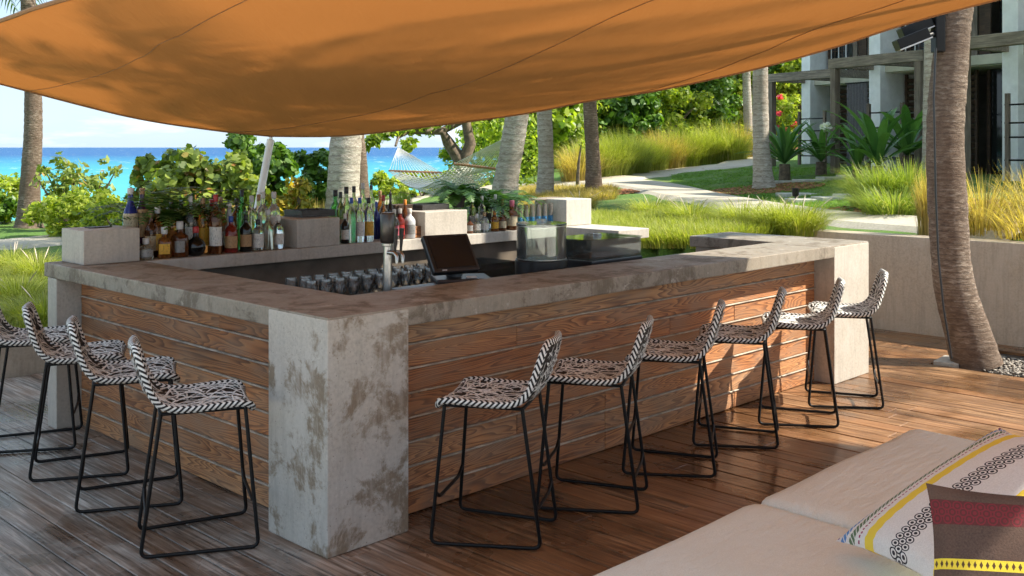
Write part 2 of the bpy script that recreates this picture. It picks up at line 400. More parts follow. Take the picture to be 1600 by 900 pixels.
t = NT('pebbles'); g_ = t.n('NewGeometry'); t.bsdf(t.ramp(g_.outputs['Random Per Island'], [(0, (.05,.042,.036)), (.5, (.17,.145,.12)), (1, (.38,.34,.29))]), .6)
MAT['pebble'] = t.m
peb = link('pebbles', np_mesh('pebbles', V, F), MAT['pebble'], loc=(CX, CY, 0), rz=BAR_ROT); tag(peb, 'grey and brown pebbles filling the palm bed', 'pebbles', kind='stuff')
slab = MB().box(-.16, .16, -.10, .10, -.03, .018).build('paving_slab', MAT['concrete_clean'], bevel=.008, loc=W(6.10, -.30), rz=BAR_ROT+.1)
tag(slab, 'small pale stone slab at the corner of the pebble bed', 'slab')

# garden path, laid over the ground
def ribbon(name, pts, w, mat, lift=.045):
    P2 = []
    for i in range(len(pts)-1):                                   # Catmull-Rom through the points
        p0 = pts[max(i-1,0)]; p1 = pts[i]; p2 = pts[i+1]; p3 = pts[min(i+2,len(pts)-1)]
        n = max(2, int((p2-p1).length/.5))
        for k in range(n):
            s = k/n; P2.append(.5*((2*p1)+(p2-p0)*s+(2*p0-5*p1+4*p2-p3)*s*s+(3*p1-p0-3*p2+p3)*s**3))
    P2.append(pts[-1]); V = []; F = []; K = 7
    for i, p in enumerate(P2):
        d = P2[min(i+1,len(P2)-1)]-P2[max(i-1,0)]; d.z = 0; d.normalize(); nr = Vector((-d.y, d.x, 0))
        ww = w[0]+(w[1]-w[0])*i/(len(P2)-1)
        for k in range(K):
            e = (k/(K-1)-.5); q = p+nr*e*ww
            edge = k in (0, K-1)
            V.append((q.x, q.y, terrain(q.x, q.y)+(-.05 if edge else lift)))
    for i in range(len(P2)-1):
        for k in range(K-1): F.append((i*K+k, i*K+k+1, (i+1)*K+k+1, (i+1)*K+k))
    me = bpy.data.meshes.new(name); me.from_pydata(V, [], F); me.update()
    o = link(name, me, mat); tag(o, kind='structure'); return o
t = NT('pale_path'); v = t.coord(rnd=False); f = t.noise(v, 30, 6, .65); b_ = t.noise(v, 1.2, 4)
t.bsdf(t.mix(t.ramp(b_, [(.4, 0), (.7, .4)]), t.ramp(f, [(.3, (.36,.32,.25)), (.7, (.55,.50,.41))]), (.30,.25,.18)), .85, t.bump(f, .4, .01))
MAT['path'] = t.m
G = ground_px
ribbon('path', [ground_col(-260, 15.3), G(-80,386), G(40,381), ground_col(250,19.5), G(450,336), ground_col(580,27.5), G(690,302), G(800,294), G(880,288), G(960,279), G(1040,270), G(1110,262), G(1165,255), ground_col(1210, 44)], (1.7, 2.4), MAT['path'])
ribbon('garden_path', [G(930,284), G(985,287), G(1040,297), G(1110,313), G(1190,328), G(1280,341), G(1370,349), G(1470,356), G(1640,366)], (2.0, 1.15), MAT['path'], .055)
MAT['stone'] = plain('stepping_stone', (.50,.48,.42), .8, .15, 9)
steps = [(1228,286),(1266,284),(1303,280),(1335,277),(1262,315),(1304,312),(1338,308),(1245,306)]
wh = ['first', 'second', 'third', 'fourth']
for i, (x, y) in enumerate(steps):
    p = ground_px(x, y); row = 'far' if i < 4 else 'near'; n = wh[i % 4]
    o = MB().box(-.30, .30, -.24, .24, -.05, .045).build('stepping_stone', MAT['stone'], bevel=.012, loc=p, rz=.1)
    tag(o, ('flat pale stepping stone on the lawn, %s from the left in the %s row' % (n, row)) if i < 7 else 'pale stepping stone beside the small garden spotlight', 'stepping stone', 'stepping stones on the lawn')

# ================================================================== the bar
bar = empty('concrete_bar', (CX, CY, 0), BAR_ROT, 'board-formed concrete bar with pine siding and wide countertop', 'bar')
BH = 1.05; TH = .09
MB().prism([(0,0),(5.2,0),(5.2,1.29),(4.6,1.29),(4.6,.49),(.49,.49),(.49,2.715),(.49,3.12),(0,3.12)], BH-TH, BH).build('countertop', MAT['concrete_top'], bar, bevel=.007)
MB().prism([(.493,2.72),(4.6,2.72),(4.6,2.05),(5.05,2.05),(5.05,3.16),(.493,3.16)], BH-TH, BH-.001).build('back_ledge', MAT['concrete_clean'], bar, bevel=.007)
MB().box(-.003, .456, -.003, .468, 0, BH-.010).build('pillar', MAT['concrete'], bar, bevel=.006)
MB().box(4.63, 5.203, -.003, .46, 0, BH-.010).build('pillar', MAT['concrete_clean'], bar, bevel=.006)
MB().box(.003, .34, 2.93, 3.07, 0, BH-TH-.001).build('pillar', MAT['concrete_clean'], bar, bevel=.006)
MB().box(4.63, 5.15, .47, 1.25, 0, BH-TH-.001).build('end_wall', MAT['concrete_clean'], bar, bevel=.006)
MB().box(4.66, 4.95, 2.12, 2.9, 0, BH-TH-.001).build('end_wall', MAT['concrete_clean'], bar, bevel=.006)
MB().box(.20, 4.62, .20, .30, 0, BH-TH-.001).build('backing_wall', MAT['dark_inner'], bar)
MB().box(.20, .30, .31, 2.92, 0, BH-TH-.001).build('backing_wall', MAT['dark_inner'], bar)
MB().box(.31, 4.64, 2.80, 2.92, 0, BH-TH-.001).build('back_wall', MAT['inner_wall'], bar)
MB().box(.31, 4.62, .31, 2.79, .003, .02).build('inner_floor', MAT['dark_inner'], bar)
def blk(x0, x1, v0, v1, top): MB().box(x0, x1, v0, v1, BH+.001, top).build('ledge_block', MAT['concrete_clean'], bar, bevel=.006)
BV = 2.726
blk(.10, .47, 2.75, 3.09, 1.268)
B2 = (u_on(464, BV), u_on(531, BV)); B3 = (u_on(664, BV), u_on(730, BV)); B4 = (u_on(885, BV), u_on(924, BV))
blk(B2[0], B2[1], BV, 3.14, 1.262); blk(B3[0], B3[1], BV, 3.14, 1.262); blk(B4[0], B4[1], BV, 3.14, 1.30)
# pine siding, board by board; pale joint strips paint light caught on board tops
rb = random.Random(11); NB = 8; pitch = (BH-TH-.004)/NB
for r_ in range(NB):
    z0 = .004+r_*pitch; z1 = z0+pitch-.010
    cuts = [.458] + sorted(rb.sample([1.35, 2.1, 2.75, 3.5], rb.choice([0, 1, 1, 2]))) + [4.628]
    for a, b in zip(cuts[:-1], cuts[1:]):
        MB().box(a+.001, b-.001, .160, .199, 0, z1-z0).build('siding_board', MAT['siding'], bar, bevel=.004, seg=1, loc=(0, 0, z0))
    MB().box(.458, 4.628, 0.150, .199, z1+.0008, z0+pitch-.001).build('lit_edge_strip', MAT['strip'], bar, bevel=.002, seg=1)
    cuts = [.470] + ([rb.choice([1.2, 1.9])] if rb.random() < .4 else []) + [2.927]
    for a, b in zip(cuts[:-1], cuts[1:]):
        o = MB().box(a+.001, b-.001, -.199, -.160, 0, z1-z0).build('siding_board', MAT['siding'], bar, bevel=.004, seg=1, loc=(0, 0, z0)); o.rotation_euler = (0, 0, R(90))
    MB().box(.150, .199, .470, 2.927, z1+.0008, z0+pitch-.001).build('lit_edge_strip', MAT['strip'], bar, bevel=.002, seg=1)
# work surfaces behind the counter
MB().box(.52, 4.1, .50, .98, .935, .965).build('inner_shelf', MAT['dark_steel'], bar, bevel=.004)
MB().box(.52, 4.1, .93, .975, .02, .934).build('shelf_panel', MAT['dark_inner'], bar)
MB().box(.60, 3.2, 1.05, 1.72, .80, .83).build('glass_bench', MAT['dark_steel'], bar, bevel=.004)
MB().box(.62, 3.18, 1.66, 1.70, .02, .799).build('bench_panel', MAT['dark_inner'], bar)
MB().box(.62, .66, 1.08, 1.65, .02, .799).build('bench_panel', MAT['dark_inner'], bar)
MB().box(3.14, 3.18, 1.08, 1.65, .02, .799).build('bench_panel', MAT['dark_inner'], bar)

# ================================================================== shade sail
t = NT('orange_sailcloth'); v = t.coord(rnd=False); f = t.noise(v, 160, 3, .6); b_ = t.noise(v, 1.1, 4, .5)
wk = t.noise(t.coord((3.2, .7, 1), False, rot=(0,0,.7)), 1.6, 4, .6)
c = t.mix(t.ramp(b_, [(.35, 0), (.7, .25)]), (.45,.228,.086), (.36,.175,.066))
p = t.n('BsdfDiffuse'); t.l(c, p.inputs[0]); nb_ = t.bump(t.math('ADD', t.math('MULTIPLY', f, .06), wk), .5, .05); t.l(nb_, p.inputs['Normal'])
tr = t.n('BsdfTranslucent'); t.l(t.mix(1.0, c, (1.0, .70, .42), 'MULTIPLY'), tr.inputs[0])
ms = t.n('MixShader'); ms.inputs[0].default_value = .29; t.l(p.outputs[0], ms.inputs[1]); t.l(tr.outputs[0], ms.inputs[2]); t.l(ms.outputs[0], t.out.inputs[0])
MAT['sail'] = t.m; MAT['seam'] = plain('sail_seam', (.30,.15,.06), .8, .1, 40)
sA = at_depth(-164, 87, 7.0); sB = at_depth(423, 212, 9.0)
def curve(pts):                               # polyline through 3D points, by chord length
    P = [Vector(p) for p in pts]; Ls = [0]
    for a, b in zip(P[:-1], P[1:]): Ls.append(Ls[-1]+(b-a).length)
    def at(s):
        s *= Ls[-1]
        for i in range(len(P)-1):
            if s <= Ls[i+1] or i == len(P)-2:
                k = (s-Ls[i])/(Ls[i+1]-Ls[i]); p0 = P[max(i-1,0)]; p1 = P[i]; p2 = P[i+1]; p3 = P[min(i+2,len(P)-1)]
                return .5*((2*p1)+(p2-p0)*k+(2*p0-5*p1+4*p2-p3)*k*k+(3*p1-p0-3*p2+p3)*k**3)
    return at
sC = at_depth(2500, -215, 5.7); sD = Vector((1.9, .9, 2.56))
cAB = curve([sA, at_depth(0,130,7.55), at_depth(200,181,8.15), at_depth(330,202,8.6), sB])
cBC = curve([sB, at_depth(540,211,8.75), at_depth(700,193,8.45), at_depth(824,176,8.2), at_depth(925,156,8.0), at_depth(1030,140,7.8), at_depth(1180,107,7.5), at_depth(1300,74,7.3), at_depth(1545,2,6.9), sC])
cAD = curve([sA, at_depth(0,32,5.25), at_depth(95,0,4.55), Vector((-.1,2.72,2.49)), sD])
cDC = curve([sD, (sD+sC)/2+Vector((-.05,.05,-.05)), sC])
def sail_pt(s, q):                            # Coons patch: s from A to B (D to C), q from AB to DC
    a = cAB(s)*(1-q)+cDC(s)*q + cAD(q)*(1-s)+cBC(q)*s
    a -= (sA*(1-s)+sB*s)*(1-q)+(sD*(1-s)+sC*s)*q
    return a + Vector((0, 0, -.10*math.sin(math.pi*s)*math.sin(math.pi*q)))
N = 56
Vs = [sail_pt(i/N, j/N) for j in range(N+1) for i in range(N+1)]
Fs = [(j*(N+1)+i, j*(N+1)+i+1, (j+1)*(N+1)+i+1, (j+1)*(N+1)+i) for j in range(N) for i in range(N)]
sail = empty('shade_sail', sB, 0, 'large orange shade sail stretched over the bar', 'shade sail')
me = bpy.data.meshes.new('canopy'); me.from_pydata([tuple(p-sB) for p in Vs], [], Fs); me.update()
for p in me.polygons: p.use_smooth = True
link('canopy', me, MAT['sail'], sail)
_grid = [(i/80, j/80, sail_pt(i/80, j/80)) for i in range(81) for j in range(81)]
def sail_param(px, py):
    return min(((s, q) for s, q, p in _grid if p.y > 1), key=lambda c: (lambda p: (800+FPX*p.x/p.y-px)**2+(230-FPX*(p.z-CAM_H)/p.y-py)**2)(sail_pt(*c)))
for pa, pb_ in (((85,137),(380,0)), ((560,178),(1040,0)), ((1060,128),(1410,2))):
    (s0, q0), (s1, q1) = sail_param(*pa), sail_param(*pb_); ts = []
    for c_, d_ in ((s0, s1-s0), (q0, q1-q0)):
        if abs(d_) > 1e-6: ts += [sorted(((0-c_)/d_, (1-c_)/d_))]
    t0, t1 = max(x[0] for x in ts), min(x[1] for x in ts)
    a = (s0+(s1-s0)*t0, q0+(q1-q0)*t0); b = (s0+(s1-s0)*t1, q0+(q1-q0)*t1)
    pts = [sail_pt(a[0]+(b[0]-a[0])*k/40, a[1]+(b[1]-a[1])*k/40)-sB-Vector((0,0,.004)) for k in range(41)]
    MB().tube(pts, .0026, 5).build('seam', MAT['seam'], sail, smooth=True)
for fn in (cAB, cBC, cAD, cDC):
    MB().tube([fn(k/50)-sB-Vector((0,0,.002)) for k in range(51)], .011, 6).build('hem', MAT['seam'], sail, smooth=True)
# leaning pole under the low corner
pb = Vector((-2.46, 9.0, 0)); ptop = sB-Vector((0,0,.012))
pole = empty('sail_pole', pb, 0, 'leaning white metal pole holding the low corner of the shade sail', 'pole')
MB().tube([Vector((0,0,0)), ptop-pb-Vector((0,0,.02))], .032, 14).build('shaft', MAT['white_paint'], pole, smooth=True)
MB().tube([ptop-pb-Vector((0,0,.05)), ptop-pb], .016, 10).build('shackle', MAT['steel'], pole, smooth=True)
MB().lathe([(.09,0),(.09,.015),(.045,.02),(.045,.06)], 16).build('foot_plate', MAT['white_paint'], pole, smooth=True)

# ================================================================== bar stools
t = NT('woven_rim'); uvn = t.n('UVMap'); sx = t.n('SeparateXYZ'); t.l(uvn.outputs[0], sx.inputs[0])
zig = t.math('PINGPONG', t.math('MULTIPLY', sx.outputs['Y'], 1.0), .5)
st_ = t.math('FRACT', t.math('ADD', t.math('MULTIPLY', sx.outputs['X'], 1.0), t.math('MULTIPLY', zig, 2.0)))
msk = t.ramp(st_, [(.46, 0), (.54, 1)])
t.bsdf(t.mix(msk, (.007,.006,.006), (.76,.76,.73)), .6, t.bump(t.math('PINGPONG', st_, .5), .8, .006)); MAT['rim'] = t.m
t = NT('woven_base'); v = t.coord(rnd=False); wv_ = t.n('TexWave'); t.l(v, wv_.inputs['Vector']); wv_.inputs['Scale'].default_value = 45; wv_.inputs['Distortion'].default_value = 3
t.bsdf(t.ramp(wv_.outputs['Fac'], [(.4, (.006,.005,.005)), (1, (.022,.017,.015))]), .55, t.bump(wv_.outputs['Fac'], .6, .004)); MAT['weave_dark'] = t.m
t = NT('pale_strands'); g_ = t.n('NewGeometry'); t.bsdf(t.ramp(g_.outputs['Random Per Island'], [(0, (.50,.50,.47)), (.5, (.78,.79,.76)), (1, (.88,.89,.87))]), .55); MAT['strand'] = t.m

PROF = [(.225,.625),(.215,.645),(.17,.655),(.08,.650),(-.02,.645),(-.11,.648),(-.165,.665),(-.20,.705),(-.225,.77),(-.25,.85),(-.27,.915)]
_pl = [0]
for a, b in zip(PROF[:-1], PROF[1:]): _pl.append(_pl[-1]+math.hypot(b[0]-a[0], b[1]-a[1]))
def prof_at(q):
    s = q*_pl[-1]
    for i in range(len(PROF)-1):
        if s <= _pl[i+1] or i == len(PROF)-2:
            k = (s-_pl[i])/(_pl[i+1]-_pl[i]); return (PROF[i][0]+(PROF[i+1][0]-PROF[i][0])*k, PROF[i][1]+(PROF[i+1][1]-PROF[i][1])*k)
def seat_pt(a, q, off=0.0):                   # a in [-1,1] across, q in [0,1] front to back top
    y, z = prof_at(q)
    w = .215 if q < .55 else .215-.05*((q-.55)/.45)**1.5
    if q < .06: w -= .025*(1-q/.06)**2
    if q > .93: w -= .05*((q-.93)/.07)**2
    y2, z2 = prof_at(min(1, q+.01)); y1, z1 = prof_at(max(0, q-.01)); ty, tz = y2-y1, z2-z1; n = math.hypot(ty, tz)
    ny, nz = tz/n, -ty/n                       # surface normal towards the sitter
    if q < .4 and nz < 0: ny, nz = -ny, -nz
    dish = -.014*(1-a*a)
    return Vector((a*w, y+ny*(off+dish), z+nz*(off+dish)))
def rim_mesh():
    pts = [seat_pt(-1, k/26) for k in range(27)] + [seat_pt(-1+2*k/8, 1.0) for k in range(1, 8)] + [seat_pt(1, 1-k/26) for k in range(27)] + [seat_pt(1-2*k/8, 0) for k in range(1, 8)]
    n = 10; b = MB().tube(pts, .0165, n, closed=True); me = bpy.data.meshes.new('rim'); me.from_pydata(b.v, [], b.f)
    uvl = me.uv_layers.new(name='UVMap'); Ls = [0]; M = len(pts)
    for i in range(M): Ls.append(Ls[-1]+(pts[(i+1)%M]-pts[i]).length)
    reps = round(Ls[-1]/.026)
    for p in me.polygons:
        i, k = divmod(p.index, n)
        uvq = [(Ls[i], k), (Ls[i], k+1), (Ls[i+1], k+1), (Ls[i+1], k)]
        for li, (a, c) in zip(p.loop_indices, uvq): uvl.data[li].uv = (a/Ls[-1]*reps, c/n*2)
        p.use_smooth = True
    me.update(); return me
def seat_mesh():
    na, nq = 14, 40; V = []; F = []
    for side, off in ((0, .004), (1, -.012)):
        for j in range(nq+1):
            for i in range(na+1): V.append(tuple(seat_pt(-1+2*i/na, j/nq, off)))
    S = (na+1)*(nq+1)
    for j in range(nq):
        for i in range(na):
            a = j*(na+1)+i; F.append((a, a+1, a+na+2, a+na+1)); F.append((S+a, S+a+na+1, S+a+na+2, S+a+1))
    me = bpy.data.meshes.new('seat'); me.from_pydata(V, [], F); me.update()
    for p in me.polygons: p.use_smooth = True
    return me
def strands_mesh(seed):
    r = random.Random(seed); b = MB()
    for k in range(165):
        a0, q0 = r.uniform(-.93, .93), r.uniform(.03, .97); ang = r.choice([.5, -.5, 1.1, -1.1, 0, 1.57])+r.gauss(0, .3); ln = r.uniform(.07, .16)
        da, dq = math.cos(ang)*ln/.215, math.sin(ang)*ln/_pl[-1]
        n = 5; w = r.uniform(.0036, .0056); lift = r.uniform(.006, .012); vs_ = []
        A = [(max(-.97, min(.97, a0+da*(i/(n-1)-.5))), max(.01, min(.99, q0+dq*(i/(n-1)-.5)))) for i in range(n)]
        for back in ((1,) if True else ()):
            px_, pq = -math.sin(ang)*w/.215, math.cos(ang)*w/_pl[-1]
            for i, (a, q) in enumerate(A):
                h = lift*math.sin(math.pi*(i+.25)/(n-.5))+.003
                vs_ += [seat_pt(a-px_, min(1,max(0,q-pq)), h), seat_pt(a, q, h+.002), seat_pt(a+px_, min(1,max(0,q+pq)), h)]
            b.add(vs_, [(3*i+j, 3*i+j+1, 3*i+j+4, 3*i+j+3) for i in range(n-1) for j in (0,1)])
    # the outside of the back is woven as well
    for k in range(90):
        a0, q0 = r.uniform(-.9, .9), r.uniform(.58, .97); ang = r.uniform(0, 3.14); ln = r.uniform(.05, .11)
        da, dq = math.cos(ang)*ln/.215, math.sin(ang)*ln/_pl[-1]; w = .0035; px_, pq = -math.sin(ang)*w/.215, math.cos(ang)*w/_pl[-1]; vs_ = []
        for i in range(3):
            a = max(-.97, min(.97, a0+da*(i/2-.5))); q = max(.5, min(.99, q0+dq*(i/2-.5)))
            vs_ += [seat_pt(a-px_, q-pq, -.0165-.004*(i==1)), seat_pt(a+px_, min(1,q+pq), -.0165-.004*(i==1))]
        b.add(vs_, [(0,1,3,2),(2,3,5,4)])
    return b.mesh('woven_strands')
def fillet(pts, r=.035, n=4):
    out = [Vector(pts[0])]
    for i in range(1, len(pts)-1):
        p = Vector(pts[i]); a = (Vector(pts[i-1])-p).normalized(); b = (Vector(pts[i+1])-p).normalized()
        for k in range(n+1):
            s = k/n; out.append((p+a*r)*(1-s)**2+p*2*s*(1-s)+(p+b*r)*s*s)
    out.append(Vector(pts[-1])); return out
def make_stool():
    root = empty('bar_stool')
    link('seat', seat_mesh(), MAT['weave_dark'], root); link('rim', rim_mesh(), MAT['rim'], root)
    o = link('woven_strands', strands_mesh(5), MAT['strand'], root); o['kind'] = 'stuff'
    r = .0088
    for s in (-1, 1):
        MB().tube(fillet([(s*.185,.195,.628),(s*.228,.248,r),(s*.176,-.250,r),(s*.178,-.165,.628)]), r, 8).build('sled_leg', MAT['black_metal'], root, smooth=True)
    MB().tube(fillet([(-.186,.196,.625),(.186,.196,.625),(.179,-.166,.625),(-.179,-.166,.625)])[0:1]+fillet([(-.186,.15,.625),(-.186,.197,.625),(.186,.197,.625),(.179,-.168,.625),(-.179,-.168,.625),(-.186,.15,.625)], .02)[1:-1], r*.9, 8, closed=True).build('seat_frame', MAT['black_metal'], root, smooth=True)
    zf = .235; k = (.628-zf)/.62; xf = .185+.043*k; yf = .195+.053*k
    MB().tube(fillet([(-xf,yf,zf),(-xf*.72,yf+.002,zf-.04),(xf*.72,yf+.002,zf-.04),(xf,yf,zf)], .03), r*.95, 8).build('footrest', MAT['black_metal'], root, smooth=True)
    zf = .20; k = (.628-zf)/.62; xr = .178-.002*k; yr = -.165-.085*k
    MB().tube(fillet([(-xr,yr,zf),(-xr*.72,yr,zf-.035),(xr*.72,yr,zf-.035),(xr,yr,zf)], .03), r*.95, 8).build('rear_stretcher', MAT['black_metal'], root, smooth=True)
    return root
st0 = make_stool()
RS = [((-.072,4.82),), ((.42,5.27),), ((.90,5.82),), ((1.383,6.355),), ((1.89,6.82),), ((2.34,7.285),)]
ordn = ['nearest', 'second', 'third', 'fourth', 'fifth', 'farthest']
spots = []
for i, (p,) in enumerate(RS):
    spots.append((p, (-.975,.22), 'woven bar stool, %s of six along the long side of the bar' % ordn[i], 'stools along the long side of the bar'))
LS = [(-1.448,4.743), (-1.965,5.30), (-2.41,5.77), (-2.90,6.27)]
ol = ['nearest', 'second', 'third', 'farthest']
for i, p in enumerate(LS):
    spots.append((p, (.945,.33), 'woven bar stool, %s of four along the short side of the bar' % ol[i], 'stools along the short side of the bar'))
rs = random.Random(4)
for i, (p, f_, lab, grp) in enumerate(spots):
    o = st0 if i == 0 else copy_tree(st0)
    o.location = (p[0], p[1], .001); o.rotation_euler = (0, 0, math.atan2(f_[1], f_[0])-math.pi/2+rs.uniform(-.04, .04))
    tag(o, lab, 'bar stool', grp)

# ================================================================== daybed and pillows
t = NT('sand_canvas'); v = t.coord(); f = t.noise(v, 240, 2, .5); b_ = t.noise(v, 3, 4)
t.bsdf(t.mix(t.ramp(b_, [(.35, 0), (.7, .3)]), t.ramp(f, [(.3, (.66,.66,.58)), (.7, (.78,.785,.71))]), (.61,.60,.52)), .9, t.bump(t.math('ADD', t.math('MULTIPLY', f, .12), t.math('ADD', b_, t.noise(t.coord((2,9,4)), 2.2, 4, .6))), .5, .025)); MAT['canvas'] = t.m
def cushion_mesh(x0, x1, y0, y1, z0, z1, bulge=.02, r=.05):
    nx, ny, nz = 26, 18, 6; V = []; idx = {}
    def pt(i, j, k):
        key = (i, j, k)
        if key in idx: return idx[key]
        a, b, c = 2*i/nx-1, 2*j/ny-1, 2*k/nz-1
        hx, hy, hz = (x1-x0)/2, (y1-y0)/2, (z1-z0)/2
        p = Vector((a*hx, b*hy, c*hz)); q = Vector((max(-hx+r, min(hx-r, p.x)), max(-hy+r, min(hy-r, p.y)), max(-hz+r, min(hz-r, p.z))))
        d = p-q
        if d.length > 1e-6: p = q+d.normalized()*min(r, d.length) if d.length > r else p
        p.z += bulge*(1-a*a)*(1-b*b)*(1 if c > 0 else 0)*max(0, c) + .004*math.sin(5*a+2*b)*max(0, c)
        idx[key] = len(V); V.append((p.x+(x0+x1)/2, p.y+(y0+y1)/2, p.z+(z0+z1)/2)); return idx[key]
    F = []
    for i in range(nx):
        for j in range(ny):
            for k in (0, nz): q = (pt(i,j,k), pt(i+1,j,k), pt(i+1,j+1,k), pt(i,j+1,k)); F.append(q if k else q[::-1])
    for i in range(nx):
        for k in range(nz):
            for j in (0, ny): q = (pt(i,j,k), pt(i+1,j,k), pt(i+1,j,k+1), pt(i,j,k+1)); F.append(q[::-1] if j else q)
    for j in range(ny):
        for k in range(nz):
            for i in (0, nx): q = (pt(i,j,k), pt(i,j+1,k), pt(i,j+1,k+1), pt(i,j,k+1)); F.append(q if i else q[::-1])
    me = bpy.data.meshes.new('cushion'); me.from_pydata(V, [], F); me.update()
    for p in me.polygons: p.use_smooth = True
    return me
daybed = empty('daybed', W(.9, -2.1), BAR_ROT, 'low daybed platform beneath the two sand canvas cushions', 'daybed')
MB().box(-2.2, 1.44, -.46, .50, .07, .245).build('platform', MAT['timber'], daybed, bevel=.01)
for x in (-2.1, 1.3):
    for y in (-.38, .38): MB().box(x, x+.08, y-.04, y+.04, 0, .069).build('leg', MAT['timber'], daybed, bevel=.004)
for nm, (a, b), lab in (('seat_cushion', (.015, 1.47), 'flat sand coloured daybed cushion nearer the bar end'), ('seat_cushion', (-2.2, -.005), 'flat sand coloured daybed cushion in the foreground under the pillows')):
    o = link(nm, cushion_mesh(a, b, -.47, .53, .249, .425, .008, .045), MAT['canvas'], loc=W(.9, -2.1), rz=BAR_ROT); tag(o, lab, 'cushion', 'daybed cushions')

def pillow(name, o0, e1, e2, w, h, puff, mat, label):
    e1 = Vector(e1).normalized(); e2 = Vector(e2).normalized(); n = e2.cross(e1)
    if n.z < 0: n = -n
    K = 26; V = []; F = []; UV = []
    for side in (1, -1):
        for j in range(K+1):
            for i in range(K+1):
                a, b = i/K, j/K; x, y = 2*a-1, 2*b-1
                th = puff*(max(0, (1-x*x))*max(0, (1-y*y)))**.42
                pinch = 1-.10*(1-abs(y)**2.2)*abs(x)**3; pinch2 = 1-.10*(1-abs(x)**2.2)*abs(y)**3
                p = Vector(o0)+e2*(w*(x*pinch+1)/2)+e1*(h*(y*pinch2+1)/2)+n*(th*side*(1+.10*math.sin(9*a+4*b)*.4))
                V.append(tuple(p-Vector(o0))); UV.append((a, b))
    S = (K+1)**2
    for j in range(K):
        for i in range(K):
            q = (j*(K+1)+i, j*(K+1)+i+1, (j+1)*(K+1)+i+1, (j+1)*(K+1)+i); F += [q, tuple(S+k for k in q[::-1])]
    me = bpy.data.meshes.new(name); me.from_pydata(V, [], F); uvl = me.uv_layers.new(name='UVMap')
    for lp in me.loops: uvl.data[lp.index].uv = UV[lp.vertex_index]
    me.update()
    for p in me.polygons: p.use_smooth = True
    o = link(name, me, mat, loc=o0); tag(o, label, 'pillow'); return o
def uv_tools(t):
    uvn = t.n('UVMap'); sx = t.n('SeparateXYZ'); t.l(uvn.outputs[0], sx.inputs[0]); return uvn.outputs[0], sx.outputs['X'], sx.outputs['Y']
def band(t, x, c, hw):                        # 1 inside |x-c|<hw
    return t.math('LESS_THAN', t.math('ABSOLUTE', t.math('SUBTRACT', x, c)), hw)
def chain(t, x, y, c, hw, n):                 # rows of ringed dots along y
    a = t.math('SUBTRACT', t.math('FRACT', t.math('MULTIPLY', y, n)), .5)
    rows = None
    for k, off in ((-.66, .0), (0, .5), (.66, .0)):
        a2 = t.math('SUBTRACT', t.math('FRACT', t.math('ADD', t.math('MULTIPLY', y, n), off)), .5)
        b2 = t.math('DIVIDE', t.math('SUBTRACT', x, c+k*hw), hw)
        d = t.math('SQRT', t.math('ADD', t.math('MULTIPLY', a2, a2), t.math('MULTIPLY', t.math('MULTIPLY', b2, b2), .75)))
        ring = t.math('ADD', t.math('LESS_THAN', d, .17), t.math('MULTIPLY', t.math('LESS_THAN', d, .44), t.math('GREATER_THAN', d, .32)))
        rows = ring if rows is None else t.math('MAXIMUM', rows, ring)
    return t.math('MULTIPLY', rows, band(t, x, c, hw*1.25))
t = NT('striped_linen'); uvv, ux, uy = uv_tools(t)
wv2 = t.noise(t.coord(), 200, 2); ux2 = t.math('ADD', ux, t.math('MULTIPLY', t.math('SINE', t.math('MULTIPLY', uy, 90)), .003))
dash = t.math('GREATER_THAN', t.math('FRACT', t.math('MULTIPLY', uy, 46)), .4)
c = t.ramp(wv2, [(.3, (.66,.65,.62)), (.7, (.78,.77,.74))])
lace = t.math('MULTIPLY', t.math('GREATER_THAN', t.math('FRACT', t.math('ADD', t.math('MULTIPLY', uy, 40), t.math('MULTIPLY', ux, 30))), .25), 1.0)
for cc, hw, colr, mk in ((.012,.010,(.18,.05,.22),dash), (.055,.018,(.10,.26,.55),lace), (.12,.022,(.10,.17,.09),lace), (.175,.006,(.30,.02,.10),dash), (.255,.034,(.80,.60,.06),None), (.80,.03,(.80,.60,.06),None), (.90,.014,(.10,.26,.55),lace)):
    m_ = band(t, ux2, cc, hw)
    if mk is not None: m_ = t.math('MULTIPLY', m_, mk)
    c = t.mix(m_, c, colr)
c = t.mix(chain(t, ux, uy, .49, .060, 22), c, (.02,.02,.028))
t.bsdf(c, .85, t.bump(wv2, .3, .003)); MAT['striped'] = t.m
t = NT('brown_linen'); uvv, ux, uy = uv_tools(t); wv2 = t.noise(t.coord(), 220, 2); lg = t.noise(t.coord(), 5, 3)
c = t.mix(t.ramp(lg, [(.35, 0), (.7, .4)]), t.ramp(wv2, [(.3, (.06,.036,.028)), (.7, (.11,.068,.052))]), (.17,.095,.06))
c = t.mix(t.math('MULTIPLY', band(t, uy, .83, .075), .75), c, (.11,.012,.016)); c = t.mix(chain(t, uy, ux, .83, .062, 18), c, (.19,.02,.028))
yb = band(t, uy, .53, .030); dm = t.math('ADD', t.math('ABSOLUTE', t.math('SUBTRACT', t.math('FRACT', t.math('MULTIPLY', ux, 34)), .5)), t.math('MULTIPLY', t.math('ABSOLUTE', t.math('SUBTRACT', uy, .53)), 14))
c = t.mix(yb, c, t.mix(t.math('LESS_THAN', dm, .3), (.82,.62,.05), (.10,.05,.02)))
c = t.mix(chain(t, uy, ux, .22, .06, 18), c, (.035,.03,.032))
t.bsdf(c, .9, t.bump(wv2, .3, .003)); MAT['brown'] = t.m
pillow('striped_pillow', (1.085,3.46,.475), (.57,.04,.37), (.12,-.5,.05), .64, .68, .085, MAT['striped'], 'large white pillow with yellow stripe and black lace bands')
pillow('brown_pillow', (1.03,2.60,.50), (.08,.17,.36), (.97,-.22,.02), .52, .44, .06, MAT['brown'], 'smaller brown pillow with crimson band and yellow ribbon')

